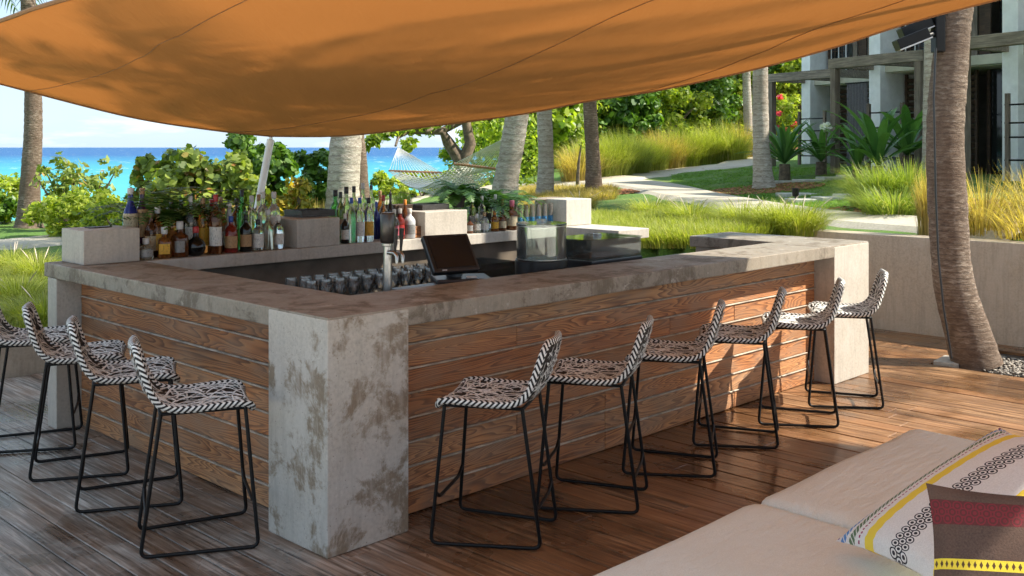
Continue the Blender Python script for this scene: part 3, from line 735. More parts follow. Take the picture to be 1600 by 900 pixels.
# ================================================================== things on the bar
MAT['clear'] = glass('clear_glass', (.93,.95,.94)); MAT['g_green'] = glass('green_glass', (.10,.48,.14), .8)
MAT['g_blue'] = plain('cobalt_bottle', (.02,.035,.22), .12, .15, 6, 0); MAT['g_violet'] = plain('violet_bottle', (.06,.02,.055), .12, .15, 6, 0)
MAT['g_amber'] = glass('amber_spirit', (.55,.20,.045), .75); MAT['g_brown'] = glass('brown_spirit', (.22,.075,.025), .6)
MAT['g_dark'] = plain('dark_bottle', (.012,.011,.010), .1, .2, 6, 0); MAT['g_red'] = glass('red_spirit', (.45,.05,.035), .6)
MAT['g_white'] = plain('white_bottle', (.62,.64,.66), .35, .06, 8, 0); MAT['g_pale'] = glass('pale_spirit', (.85,.80,.62), .85)
MAT['g_olive'] = glass('olive_glass', (.35,.42,.20), .8)
for nm, c in dict(white=(.74,.72,.66), cream=(.62,.52,.34), yellow=(.72,.40,.035), orange=(.62,.22,.03), tan=(.46,.27,.12), grey=(.30,.30,.29), red=(.42,.03,.03), black=(.015,.015,.016), blue=(.03,.09,.40), silver=(.55,.55,.55), cork=(.40,.24,.12), pink=(.5,.12,.16)).items():
    t = NT('label_'+nm); v = t.coord((1,1,1)); n1 = t.noise(t.coord((60,60,25)), 3, 2, .5); n2 = t.noise(v, 30, 3)
    ink = tuple(x*.25 for x in c) if sum(c) > .6 else tuple(min(1, x*1.5+.02) for x in c)
    t.bsdf(t.mix(t.ramp(n1, [(.58, 0), (.62, .7)]), t.ramp(n2, [(.3, tuple(x*.88 for x in c)), (.7, c)]), ink), .5); MAT['l_'+nm] = t.m
    MAT['c_'+nm] = plain('cap_'+nm, c, .35, .1, 30, 0)
SHAPES = {
 'std':    [(.0,0),(.9,0),(1,.02),(1,.56),(.93,.63),(.62,.71),(.36,.76),(.33,.80),(.33,.92)],
 'tall':   [(.0,0),(.9,0),(1,.015),(1,.62),(.90,.69),(.45,.76),(.34,.80),(.32,.93)],
 'squat':  [(.0,0),(.92,0),(1,.03),(1,.50),(.90,.60),(.50,.66),(.40,.70),(.38,.86)],
 'round':  [(.0,0),(.55,0),(.85,.08),(1,.25),(.97,.40),(.72,.53),(.40,.60),(.30,.66),(.28,.88)],
 'slim':   [(.0,0),(.9,0),(1,.02),(1,.48),(.80,.60),(.45,.72),(.36,.80),(.34,.94)],
 'flare':  [(.0,0),(.80,0),(.86,.02),(1,.45),(1,.56),(.85,.66),(.45,.74),(.36,.80),(.34,.92)],
}
def bottle(px, row, top_py, wpx, shape, gl, cap, lab, text, z0=BH, v=None, lab_z=(.14,.46), square=False, spout=False):
    v = v if v is not None else {0: 2.80, 1: 2.93, 2: 3.06}[row]
    u = u_on(px, v); d = depth_uv(u, v); h = z_at(top_py, d)-z0; r = wpx*1.2*d/FPX/2
    h = max(.12, h); root = empty('bottle', W(u, v, z0+.001), BAR_ROT+random.uniform(-.5,.5), text, 'bottle', 'bottles on the back ledge')
    pr = [(a*r, b*h) for a, b in SHAPES[shape]]; n = 18
    if square:
        b = MB(); vs_ = []
        for rr, zz in pr:
            sq = rr/r > .55
            for k in range(16):
                a = 2*math.pi*k/16+math.pi/16; m = 1/max(abs(math.cos(a)), abs(math.sin(a))) if sq else 1
                m = min(m, 1.25); vs_.append((rr*m*.93*math.cos(a), rr*m*.93*math.sin(a), zz))
        N_ = len(pr); b.add(vs_, [(i*16+k, i*16+(k+1)%16, (i+1)*16+(k+1)%16, (i+1)*16+k) for i in range(N_-1) for k in range(16)] + [tuple((N_-1)*16+k for k in range(16))])
    else:
        b = MB().lathe(pr, n, cap=False); N_ = len(pr); b.f.append(tuple((N_-1)*n+k for k in range(n)))
    b.build('body', MAT[gl], root, smooth=True)
    nr = pr[-1][0]*1.12; zc = pr[-1][1]
    if spout:
        MB().lathe([(nr,zc-.012),(nr,zc+.02),(nr*.5,zc+.025),(nr*.35,h+.02)], 10).build('pour_spout', MAT['c_black'], root, smooth=True)
    else:
        MB().lathe([(nr,zc-.02),(nr*1.05,zc-.018),(nr*1.05,h-.003),(nr*.9,h)], 14).build('cap', MAT['c_'+cap], root, smooth=True)
    if lab:
        a0, a1 = lab_z; face = math.atan2(-W(u,v).y, -W(u,v).x)-root.rotation_euler.z
        vs_ = []; m = 12; span = 2.3 if not square else 1.4
        rr = r*1.012 if not square else r*1.20
        for zz in (a0*h, a1*h):
            for k in range(m+1):
                a = face-span/2+span*k/m
                if square: q = r*.93*1.0*1.03/max(.8, max(abs(math.cos(a)), abs(math.sin(a)))); vs_.append((q*math.cos(a), q*math.sin(a), zz))
                else: vs_.append((rr*math.cos(a), rr*math.sin(a), zz))
        MB().add(vs_, [(k, k+1, m+2+k, m+1+k) for k in range(m)]).build('label', MAT['l_'+lab], root, smooth=True)
    return root
# first bay, between the end block and the second block (columns of the photograph fix where each stands along the ledge)
bottle(228, 0, 372, 19, 'squat', 'g_pale', 'silver', 'grey', 'short pale bottle with grey label beside the end block')
bottle(257, 0, 354, 18, 'squat', 'g_amber', 'silver', 'yellow', 'short amber bottle with orange yellow horseshoe style label', square=True)
bottle(281, 0, 346, 20, 'squat', 'g_brown', 'silver', 'grey', 'short brown bottle with silver grey arched label', square=True)
bottle(306, 0, 354, 25, 'round', 'g_dark', 'red', None, 'round black bottle with a slim reddish neck')
bottle(337, 0, 304, 17, 'tall', 'g_brown', 'red', 'white', 'tall dark bottle with bright red cap and white label')
bottle(361, 0, 338, 17, 'std', 'g_red', 'blue', 'tan', 'reddish spirit bottle with blue cap and tan label')
bottle(384, 0, 335, 16, 'std', 'g_dark', 'black', 'tan', 'dark spirit bottle with black cap and tan label')
bottle(403, 0, 343, 16, 'std', 'clear', 'black', 'white', 'clear bottle with large white label and black script', lab_z=(.1,.55))
bottle(419, 0, 328, 16, 'slim', 'g_pale', 'silver', None, 'unlabelled clear faceted bottle near the second block', square=True)
bottle(435, 0, 336, 15, 'std', 'clear', 'white', 'white', 'clear bottle with white label touching the second block')
bottle(204, 2, 294, 20, 'slim', 'g_blue', 'silver', 'cream', 'cobalt blue bottle with pale label behind the end block', z0=1.135, lab_z=(.12,.55))
bottle(222, 2, 294, 18, 'slim', 'g_violet', 'cork', 'tan', 'violet bottle with tan label behind the end block', z0=1.135, lab_z=(.12,.62))
bottle(246, 1, 323, 18, 'std', 'g_amber', 'silver', 'yellow', 'amber bottle with silver stopper and yellow label in back row')
bottle(298, 1, 305, 14, 'tall', 'clear', 'silver', 'white', 'tall clear bottle with white and black label in back row')
bottle(317, 1, 310, 16, 'tall', 'g_amber', 'cork', 'yellow', 'tall golden bottle with yellow label beside red capped bottle')
bottle(331, 2, 312, 16, 'std', 'g_pale', 'red', 'red', 'bottle with red and white label behind the red capped bottle')
bottle(358, 1, 318, 17, 'slim', 'g_white', 'white', None, 'plain matt white bottle in the back row')
bottle(378, 1, 297, 13, 'tall', 'g_green', 'black', None, 'slender green bottle in the back row')
bottle(393, 1, 306, 15, 'tall', 'clear', 'silver', None, 'clear unlabelled bottle beside the slender green bottle')
bottle(411, 1, 300, 15, 'tall', 'clear', 'silver', None, 'tall clear bottle in front of the leaning pole')
bottle(428, 1, 300, 16, 'tall', 'clear', 'silver', 'white', 'tall clear bottle with white shoulder label by second block', lab_z=(.3,.55))
for a in ((236,1,330,16,'std','g_brown','cork','cream','brown bottle with cream label behind the short pale bottle'),
          (268,2,316,16,'tall','g_amber','black','orange','tall amber bottle with orange label half hidden by fern'),
          (283,2,312,14,'tall','g_dark','black','tan','dark bottle with tan label at the back beneath the fern'),
          (345,2,308,14,'tall','g_olive','cork','cream','olive bottle with cream label behind the red capped bottle'),
          (349,1,325,13,'std','g_amber','orange','white','small amber bottle with white label beside the red syrup'),
          (370,2,310,14,'tall','g_brown','black','red','brown bottle with red label behind the white bottle'),
          (404,2,304,14,'tall','g_pale','cork','yellow','pale bottle with yellow label at the back by the pole')):
    bottle(*a)
# second bay
bottle(524, 2, 297, 16, 'std', 'g_green', 'black', None, 'stout emerald green bottle behind the second block', z0=1.06)
bottle(539, 0, 334, 11, 'std', 'g_dark', 'white', 'white', 'dark bottle with white cap next to the second block')
bottle(541, 1, 292, 15, 'flare', 'clear', 'black', None, 'clear bottle with black collar above the dark bottle')
bottle(553, 2, 291, 13, 'tall', 'g_pale', 'black', None, 'pale slender bottle with black top in the back row')
bottle(549, 0, 309, 13, 'tall', 'clear', 'blue', None, 'left one of two clear bottles with blue necks')
bottle(562, 0, 309, 13, 'tall', 'clear', 'blue', 'white', 'right one of two clear bottles with blue necks')
bottle(567, 2, 286, 13, 'tall', 'clear', 'silver', None, 'clear bottle with silver top behind the blue necked pair')
bottle(576, 0, 309, 14, 'tall', 'clear', 'black', 'yellow', 'clear bottle with black cap and yellow fruit label')
bottle(580, 2, 288, 12, 'tall', 'clear', 'black', None, 'tall clear bottle with black pouring spout', spout=True)
bottle(588, 1, 315, 9, 'std', 'g_blue', 'blue', None, 'narrow dark blue square bottle', square=True)
bottle(599, 1, 305, 12, 'std', 'g_pale', 'red', 'red', 'bottle with dark red neck and red label behind the tap')
bottle(610, 1, 300, 10, 'std', 'g_dark', 'black', None, 'black bottle with tapering pourer beside the tap', spout=True)
bottle(616, 0, 327, 13, 'std', 'clear', 'white', 'pink', 'small white capped bottle with pink label')
bottle(625, 0, 326, 13, 'std', 'g_red', 'white', 'red', 'small white capped bottle of deep red syrup')
bottle(640, 0, 326, 15, 'std', 'g_white', 'white', 'grey', 'small white capped bottle of milky syrup')
for a in ((532,1,300,12,'tall','g_olive','black','cream','olive bottle with cream label beside the second block'),
          (594,2,298,11,'tall','g_amber','cork','orange','amber bottle with orange label behind the tap'),
          (604,0,330,12,'std','g_amber','black','cream','short amber bottle with cream label behind the tap'),
          (633,1,312,11,'std','g_brown','orange','tan','brown bottle with orange top behind the syrups')):
    bottle(*a)
# third bay
for a in ((734,0,338,9,'squat','g_brown','black','grey','small dark bottle beside the third block'),
          (745,0,334,12,'round','g_pale','silver','white','small round bottle with pale label, second from the third block'),
          (757,0,332,12,'std','clear','cork','white','clear bottle with broad white label in the third bay'),
          (773,0,330,11,'std','g_amber','orange','yellow','amber bottle with yellow label in the third bay'),
          (785,0,328,11,'std','g_brown','black','cream','brown bottle with cream label in the third bay'),
          (800,0,313,15,'squat','g_brown','pink','cream','brown bottle with crimson wax top and wide cream label'),
          (738,1,308,10,'tall','g_olive','red','grey','olive bottle with red top behind the small dark bottle'),
          (753,1,306,10,'tall','clear','white','white','clear bottle with white top in the third bay back row'),
          (764,2,304,10,'tall','clear','silver','grey','clear bottle with silver top in the third bay back row'),
          (774,1,304,11,'tall','clear','silver',None,'unlabelled clear bottle behind the yellow label'),
          (785,1,312,9,'tall','g_amber','orange',None,'slim amber bottle with orange top in the third bay')):
    bottle(*a)
# blue-based tumblers in a row, and the slatted shelf over them
MAT['blue_glass'] = glass('blue_glass', (.10,.38,.80), .8); MAT['smoky'] = glass('smoked_glass', (.62,.55,.48), .85)
for i in range(6):
    px = 812+i*9.6; v = 2.86; u = u_on(px, v); d = depth_uv(u, v); r = .026
    root = empty('blue_tumbler', W(u, v, BH+.001), 0, 'tall blue based tumbler, %s in the row of six' % ['leftmost', 'second from left', 'third from left', 'third from right', 'second from right', 'rightmost'][i], 'tumbler', 'blue based tumblers')
    MB().lathe([(.0,0),(r*.95,0),(r*1.05,.10)], 16, cap=False).build('base', MAT['blue_glass'], root, smooth=True)
    MB().lathe([(r*1.05,.101),(r*.85,.215),(r*.80,.215),(r*1.0,.101)], 16, cap=False).build('upper_wall', MAT['smoky'], root, smooth=True)
sh = empty('bottle_shelf', W(u_on(812,3.05), 3.05, BH), BAR_ROT, 'thin timber shelf above the blue based tumblers', 'shelf')
wl = u_on(876,3.05)-u_on(812,3.05)
MB().box(0, wl, -.07, .09, .24, .255).build('board', MAT['timber'], sh, bevel=.002)
for x in (.01, wl-.02): MB().box(x, x+.012, .06, .085, .001, .239).build('bracket', MAT['timber'], sh)
# dark trays and boxes behind the bottles
MAT['slate'] = plain('slate_tray', (.045,.042,.04), .5, .3, 14)
def tray(px0, px1, v0, v1, z0, z1, text):
    u0, u1 = u_on(px0, v0), u_on(px1, v0); c0 = W((u0+u1)/2, (v0+v1)/2, z0); w_, h_ = (u1-u0)/2, (v1-v0)/2
    o = empty('slate_tray', c0, BAR_ROT, text, 'tray', 'slate trays on the ledge'); hh = z1-z0
    MB().box(-w_, w_, -h_, h_, 0, .012).build('base', MAT['slate'], o)
    MB().box(-w_, w_, -h_, -h_+.012, .013, hh).build('rim_side', MAT['slate'], o, bevel=.002); MB().box(-w_, w_, h_-.012, h_, .013, hh).build('rim_side', MAT['slate'], o, bevel=.002)
    MB().box(-w_, -w_+.012, -h_+.013, h_-.013, .013, hh).build('rim_side', MAT['slate'], o, bevel=.002); MB().box(w_-.012, w_, -h_+.013, h_-.013, .013, hh).build('rim_side', MAT['slate'], o, bevel=.002)
tray(158, 238, 3.0, 3.13, BH+.001, 1.13, 'dark slate tray under the blue and violet bottles')
tray(472, 524, 2.86, 3.1, 1.264, 1.315, 'dark slate tray on the second concrete block')
tray(660, 702, 2.90, 3.1, 1.264, 1.31, 'dark slate tray on the third concrete block')
def crate(px0, px1, v0, v1, z0, z1, mat, name, text, cat):
    u0, u1 = u_on(px0, v0), u_on(px1, v0); o = empty(name, W((u0+u1)/2, (v0+v1)/2, z0), BAR_ROT, text, cat); w_, h_ = (u1-u0)/2, (v1-v0)/2
    MB().box(-w_, w_, -h_, h_, 0, z1-z0).build('box_body', MAT[mat], o, bevel=.004); MB().box(-w_*1.02, w_*1.02, -h_*1.04, h_*1.04, z1-z0+.001, z1-z0+.014).build('lid', MAT[mat], o, bevel=.003)
crate(618, 645, 2.98, 3.12, BH+.001, 1.30, 'shutter', 'wooden_box', 'brown wooden box behind the white capped syrup bottles', 'box')
crate(648, 664, 2.78, 2.92, BH+.001, 1.13, 'siding', 'napkin_box', 'small orange brown box against the third block', 'box')
coaster = MB().box(-.07, .07, -.045, .045, 0, .006).build('menu_card', MAT['slate'], loc=W(.28, 2.95, 1.269), rz=BAR_ROT); tag(coaster, 'small dark card lying on the end block', 'card')

# wine glasses on the bench, and a clear crate of tumblers
def wine_glass_mesh(): return MB().lathe([(.0,0),(.034,0),(.034,.003),(.006,.008),(.0045,.09),(.010,.10),(.034,.13),(.040,.165),(.034,.215),(.0325,.215),(.0385,.165),(.032,.132),(.0,.105)], 16, cap=False).mesh('bowl', smooth=True)
MAT['thin_glass'] = thin_glass('wine_glass', (.97,.98,.98), .03, .10); MAT['acrylic'] = thin_glass('clear_acrylic', (.90,.94,.93), .06)
wg = wine_glass_mesh(); k_ = 0
rowname = ['front', 'middle', 'back']
ordw = ['first','second','third','fourth','fifth','sixth','seventh','eighth','ninth','tenth','eleventh','twelfth']
for rI, v in enumerate((1.14, 1.24, 1.34)):
    for i in range(12):
        u = .70+i*.098+.03*(rI % 2)
        o = link('wine_glass', wg, MAT['thin_glass'], loc=W(u, v, .831)); tag(o, 'stemmed wine glass on the bench, %s from the left in the %s row' % (ordw[i], rowname[rI]), 'wine glass', 'wine glasses on the bench')
cr = empty('glass_crate', W(2.12, 1.28, .831), BAR_ROT, 'clear plastic crate of tumblers behind the drip tray', 'crate')
cm = MB().box(-.20,.20,-.16,-.155,0,.20); cm.build('side', MAT['acrylic'], cr); MB().box(-.20,.20,.155,.16,0,.20).build('side', MAT['acrylic'], cr)
MB().box(-.205,-.2005,-.16,.16,0,.20).build('side', MAT['acrylic'], cr); MB().box(.2005,.205,-.16,.16,0,.20).build('side', MAT['acrylic'], cr)
tm = MB().lathe([(.0,0),(.026,0),(.032,.15),(.030,.15),(.025,.006),(.0,.006)], 14, cap=False).mesh('tumbler', smooth=True)
for i in range(5):
    for j in range(4):
        o = link('tumbler', tm, MAT['thin_glass'], loc=W(1.97+i*.074, 1.17+j*.074, .832)); tag(o, 'clear tumbler in the plastic crate, %s across in the %s row' % (ordw[i], ['nearest','second','third','farthest'][j]), 'tumbler', 'tumblers in the crate')

# beer tap and drip tray
tp = empty('beer_tap', W(.83, .62, .966), BAR_ROT, 'chrome beer tap column behind the counter corner', 'beer tap')
MB().lathe([(.050,0),(.050,.012),(.025,.018),(.023,.30),(.034,.305),(.034,.315),(.0,.318)], 20, cap=False).build('column', MAT['steel'], tp, smooth=True)
MB().lathe([(.034,.318),(.040,.325),(.040,.47),(.034,.48),(.0,.48)], 20, cap=False).build('drum', MAT['dark_steel'], tp, smooth=True)
for s in (-1, 1):
    fa = MB().tube([(s*.02,-.03,.27),(s*.02,-.085,.27),(s*.02,-.10,.255),(s*.02,-.10,.215)], [.012,.012,.011,.008], 10).build('faucet', MAT['steel'], tp, smooth=True)
    MB().tube([(s*.02,-.085,.275),(s*.02,-.095,.40)], [.006,.013], 8).build('handle', MAT['black_plastic'], fa, smooth=True)
dt = empty('drip_tray', W(.93, .56, .966), BAR_ROT, 'steel drip tray with pale wooden front beside the beer tap', 'drip tray')
MB().box(-.02,.42,.015,.20,0,.045).build('pan', MAT['dark_steel'], dt, bevel=.004)
for i in range(9): MB().box(0,.40,.03+i*.018,.036+i*.018,.046,.052).build('grate_bar', MAT['steel'], dt)
MB().box(-.02,.42,-.002,.012,0,.062).build('front_board', plain('pale_oak', (.42,.29,.16), .5, .2, 10), dt, bevel=.003)

# till with tilted touch screen
ps = empty('till', W(u_on(712,.72), .72, .966), R(12), 'black touch screen till tilted towards the bartender side', 'till')
MB().box(-.13,.20,-.13,.15,0,.075).build('base', MAT['black_plastic'], ps, bevel=.012)
Ms = Matrix.Translation((-.03,.0,.20)) @ Matrix.Rotation(R(20), 4, 'Z') @ Matrix.Rotation(R(-38), 4, 'X')
hs = MB().box(-.15,.15,-.022,.022,-.12,.135, Ms).build('screen_housing', MAT['black_plastic'], ps, bevel=.012)
MB().box(-.128,.128,-.0265,-.0225,-.095,.115, Ms).build('display', MAT['screen'], hs)
MB().box(-.10,-.07,-.0262,-.0225,-.113,-.107, Ms).build('badge', MAT['c_silver'], hs)
MB().tube([(0,.03,.07),(-.03,.02,.16)], [.05,.035], 12).build('neck', MAT['black_plastic'], ps, smooth=True)
MB().box(.10,.28,-.10,.12,0.0,.05, Matrix.Translation((.12,0,0))).build('receipt_printer', MAT['black_plastic'], ps, bevel=.01)
MB().box(.05,.11,-.10,-.05,.076,.084).build('card_reader', MAT['c_silver'], ps, bevel=.003)
# round dome and square display case
dm_ = empty('cake_dome', W(u_on(846,.74), .74, .966), 0, 'round clear acrylic canister with lid on a black drum base', 'canister')
MB().lathe([(.0,0),(.178,0),(.180,.01),(.168,.02),(.168,.115),(.155,.12),(.0,.12)], 40, cap=False).build('base_drum', MAT['black_plastic'], dm_, smooth=True)
MB().lathe([(.158,.121),(.158,.335),(.153,.335),(.153,.121)], 40, cap=False).build('wall', MAT['acrylic'], dm_, smooth=True)
ld = MB().lathe([(.0,.336),(.160,.336),(.163,.342),(.160,.350),(.0,.352)], 40, cap=False).build('lid', MAT['acrylic'], dm_, smooth=True)
MB().lathe([(.0,.353),(.03,.353),(.032,.372),(.0,.374)], 20, cap=False).build('knob', MAT['steel'], ld, smooth=True)
for zz in (.122,.330): MB().lathe([(.1585,zz),(.1605,zz),(.1605,zz+.006),(.1585,zz+.006),(.1585,zz)], 40, cap=False).build('ring', MAT['steel'], dm_, smooth=True)
for k in range(4):
    a = R(40+90*k); MB().tube([(.147*math.cos(a),.147*math.sin(a),.121),(.147*math.cos(a),.147*math.sin(a),.334)], .004, 8).build('rod', MAT['steel'], dm_, smooth=True)
dc = empty('display_case', W(u_on(933,.78), .78, .966), BAR_ROT, 'square clear display case with dark base beside the round canister', 'display case')
MB().box(-.27,.27,-.18,.18,0,.085).build('base', MAT['black_plastic'], dc, bevel=.006)
for (x0,x1,y0,y1) in ((-.26,.26,-.172,-.167),(-.26,.26,.167,.172),(-.265,-.2605,-.172,.172),(.2605,.265,-.172,.172)):
    MB().box(x0,x1,y0,y1,.086,.215).build('pane', MAT['acrylic'], dc)
ld = MB().box(-.272,.272,-.178,.178,.216,.224).build('lid', MAT['acrylic'], dc)
MB().lathe([(.0,.2245),(.028,.2245),(.03,.242),(.0,.244)], 18, cap=False).build('knob', MAT['steel'], ld, smooth=True)
MB().box(-.15,.17,-.10,.08,.087,.105).build('wooden_insert', MAT['siding'], dc, bevel=.004)

# ================================================================== plants
def leaf_cloud(centers, radii, per, size, kind='diamond', up=.35, seed=1, aspect=.5, outward=None):
    g = np.random.default_rng(seed); C = np.repeat(np.asarray(centers, float), per, 0); Rr = np.repeat(np.broadcast_to(np.asarray(radii, float), (len(centers),)), per)
    n = len(C); d = g.normal(size=(n,3)); d /= np.linalg.norm(d, axis=1)[:,None]
    r = Rr*g.uniform(.15, 1, n)**.55; P = C+d*r[:,None]*np.array([1,1,.8])
    nrm = d*.6+g.normal(size=(n,3))*.55; nrm[:,2] += up; nrm /= np.linalg.norm(nrm, axis=1)[:,None]
    a = g.normal(size=(n,3)); t1 = np.cross(nrm, a); t1 /= np.linalg.norm(t1, axis=1)[:,None]; t2 = np.cross(nrm, t1)
    s = size*g.uniform(.6, 1.3, n)[:,None]
    if kind == 'diamond':
        V = np.stack([P-t1*s, P+t2*s*aspect-nrm*s*.15, P+t1*s, P-t2*s*aspect-nrm*s*.15], 1)
        k = 4
    else:                                     # round leaf, six corners, slightly cupped
        k = 6; V = np.stack([P+(t1*math.cos(q)+t2*math.sin(q))*s+nrm*s*.12*math.cos(2*q) for q in [2*math.pi*i/6 for i in range(6)]], 1)
    return V.reshape(-1,3), np.arange(n*k).reshape(n,k)
def clumps(c, r, n, seed, shell=.55, flat=1.0):
    g = np.random.default_rng(seed); d = g.normal(size=(n,3)); d /= np.linalg.norm(d, axis=1)[:,None]
    q = d*(g.uniform(shell, 1, n)[:,None])*np.array(r); q[:,2] *= flat; return q+np.array(c)
BARK = plain('bark', (.16,.12,.085), .9, .35, 14, .5)
MAT['lf_sea'] = leaf('sea_grape_leaf', (.075,.125,.022), (.30,.36,.075), .40, .45, (.42,.17,.06))
MAT['lf_dark'] = leaf('dark_leaf', (.035,.095,.014), (.13,.24,.03), .3)
MAT['lf_bright'] = leaf('bright_leaf', (.13,.21,.02), (.44,.49,.07), .5)
MAT['lf_yellow'] = leaf('yellow_leaf', (.20,.22,.03), (.55,.40,.06), .35, .5, (.55,.22,.06))
MAT['lf_forest'] = leaf('forest_leaf', (.085,.165,.018), (.38,.46,.06), .5)
MAT['fern'] = leaf('fern_leaf', (.02,.07,.015), (.08,.18,.035), .25)
MAT['strap'] = leaf('strap_leaf', (.035,.12,.03), (.14,.29,.08), .25, .35)
MAT['grass_lime'] = leaf('lime_grass', (.14,.19,.022), (.38,.40,.075), .4, .6, (.62,.52,.28))
MAT['grass_gold'] = leaf('gold_grass', (.20,.16,.04), (.55,.42,.14), .4, .6, (.65,.48,.26))
MAT['grass_mid'] = leaf('green_grass', (.10,.17,.025), (.30,.36,.07), .35, .6, (.5,.42,.2))
MAT['flower'] = leaf('pink_flower', (.65,.05,.12), (.85,.16,.22), .3); MAT['white_flower'] = leaf('white_flower', (.75,.75,.70), (.88,.88,.85), .2)

def bush(name, px, base, size, per, n, leafs, mat, label, cat, seed, kind='diamond', stems=6, shell=.5, group=None, aspect=.5, lift=.55, trunk_r=.035, rscale=.30):
    rx, ry, rz = size; root = empty(name, base, 0, label, cat, group)
    cc = clumps((0, 0, rz*lift*2), (rx, ry, rz), n, seed, shell)
    cc[:,2] = np.maximum(cc[:,2], .12)
    V, F = leaf_cloud(cc, np.random.default_rng(seed).uniform(.6, 1.25, n)*min(size)*rscale+.04, per, leafs, kind, seed=seed, aspect=aspect)
    link('crown' if cat == 'tree' else 'foliage', np_mesh('foliage', V, F), MAT[mat], root)
    b = MB(); g = random.Random(seed)
    for k in range(stems):
        e = Vector(cc[g.randrange(n)]); m = Vector((e.x*.35+g.uniform(-.1,.1), e.y*.35, e.z*.5))
        b.tube([Vector((g.uniform(-.06,.06), g.uniform(-.06,.06), -.05)), m, e], [trunk_r, trunk_r*.7, trunk_r*.25], 6)
    b.build('trunk' if cat == 'tree' else 'stem', BARK, root, smooth=True); return root

def blades(n, h, spread, w, seed, lean=.7, tip=True, nseg=4, droop=.32):
    g = np.random.default_rng(seed); a = g.uniform(0, 6.283, n); r0 = spread*np.sqrt(g.uniform(0, 1, n))*.45
    hh = h*g.uniform(.6, 1.1, n); out = spread*g.uniform(.15, 1.0, n)*lean; dx, dy = np.cos(a), np.sin(a)
    sx, sy = -dy, dx; V = []; rows = []
    ww = w*g.uniform(.6, 1.3, n)
    for k in range(nseg+1):
        q = k/nseg; rad = r0+out*q**1.9; z = hh*(q-droop*q**3*(out/(spread*lean))); wk = ww*(1-q)**.6*.5+.0004
        c = np.stack([dx*rad, dy*rad, z], 1); s = np.stack([sx*wk, sy*wk, 0*wk], 1); rows += [c-s, c+s]
    V = np.stack(rows, 1).reshape(-1,3); m = 2*(nseg+1); base = (np.arange(n)*m)[:,None]
    F = np.concatenate([base+np.array([[2*k,2*k+1,2*k+3,2*k+2]]) for k in range(nseg)], 0)
    return V, F
GR = {}
def grass_mesh(kind, v):
    key = (kind, v)
    if key not in GR:
        if kind == 'fountain': V, F = blades(950, 1.15, .95, .011, 40+v, 1.0, True, 5, .55)
        elif kind == 'low': V, F = blades(420, 1.0, 1.15, .022, 60+v, .8)
        elif kind == 'sparse': V, F = blades(420, 1.1, .85, .010, 90+v, 1.0, True, 5, .5)
        else: V, F = blades(650, 1.0, .55, .012, 80+v, .6)
        GR[key] = np_mesh('blades', V, F)
    return GR[key]
def grass_clump(p, h, wid, mat, label, kind='fountain', v=0, plumes=0, group=None):
    root = empty('grass_clump', p, random.uniform(0, 6), label, 'grass', group); root.scale = (wid, wid, h)
    me = grass_mesh(kind, v); mm = me.copy() if False else me
    o = bpy.data.objects.new('blades', mm); COL.objects.link(o); o.parent = root
    if not mm.materials: mm.materials.append(None)
    o.material_slots[0].link = 'OBJECT'; o.material_slots[0].material = MAT[mat]; o['kind'] = 'stuff'
    for k in range(plumes):
        a = random.uniform(0, 6.28); r = random.uniform(.25, .55)
        pl = MB().tube([(math.cos(a)*r*q**1.6, math.sin(a)*r*q**1.6, q*1.0) for q in (.5,.7,.86,1.0,1.12)], [.002,.002,.010,.009,.001], 6).build('plume', MAT['plume'], root, smooth=True)
    return root
MAT['plume'] = plain('grass_plume', (.62,.52,.40), .9, .2, 60, .3)

# ------------------------------------------------------------------ palms
t = NT('palm_bark'); v = t.coord(rnd=True); sp = t.n('SeparateXYZ'); t.l(v, sp.inputs[0]); f = t.noise(t.coord((1,1,3.2)), 14, 6, .7); big = t.noise(v, 1.6, 4, .6)
rg = t.math('FRACT', t.math('ADD', t.math('MULTIPLY', sp.outputs['Z'], 21.0), t.math('MULTIPLY', f, 1.4)))
c = t.ramp(f, [(.28, (.07,.045,.030)), (.5, (.20,.145,.105)), (.72, (.42,.35,.28))])
c = t.mix(t.ramp(rg, [(.80, 0), (.95, .75)]), c, (.055,.038,.028)); c = t.mix(t.ramp(big, [(.4, .55), (.62, 0)]), c, (.12,.075,.05))
t.bsdf(c, .9, t.bump(t.math('ADD', rg, f), .6, .015)); MAT['palm'] = t.m
t = NT('pale_palm_bark'); v = t.coord(rnd=True); sp = t.n('SeparateXYZ'); t.l(v, sp.inputs[0]); f = t.noise(t.coord((1,1,3.0)), 11, 6, .7); big = t.noise(v, 1.3, 4, .6)
rg = t.math('FRACT', t.math('ADD', t.math('MULTIPLY', sp.outputs['Z'], 9.0), t.math('MULTIPLY', f, 1.3)))
c = t.ramp(f, [(.28, (.24,.20,.16)), (.5, (.42,.37,.31)), (.72, (.60,.55,.48))])
c = t.mix(t.ramp(rg, [(.82, 0), (.95, .6)]), c, (.13,.10,.075)); c = t.mix(t.ramp(big, [(.38, .5), (.55, 0)]), c, (.25,.19,.14))
t.bsdf(c, .9, t.bump(t.math('ADD', rg, f), .6, .015)); MAT['palm_pale'] = t.m
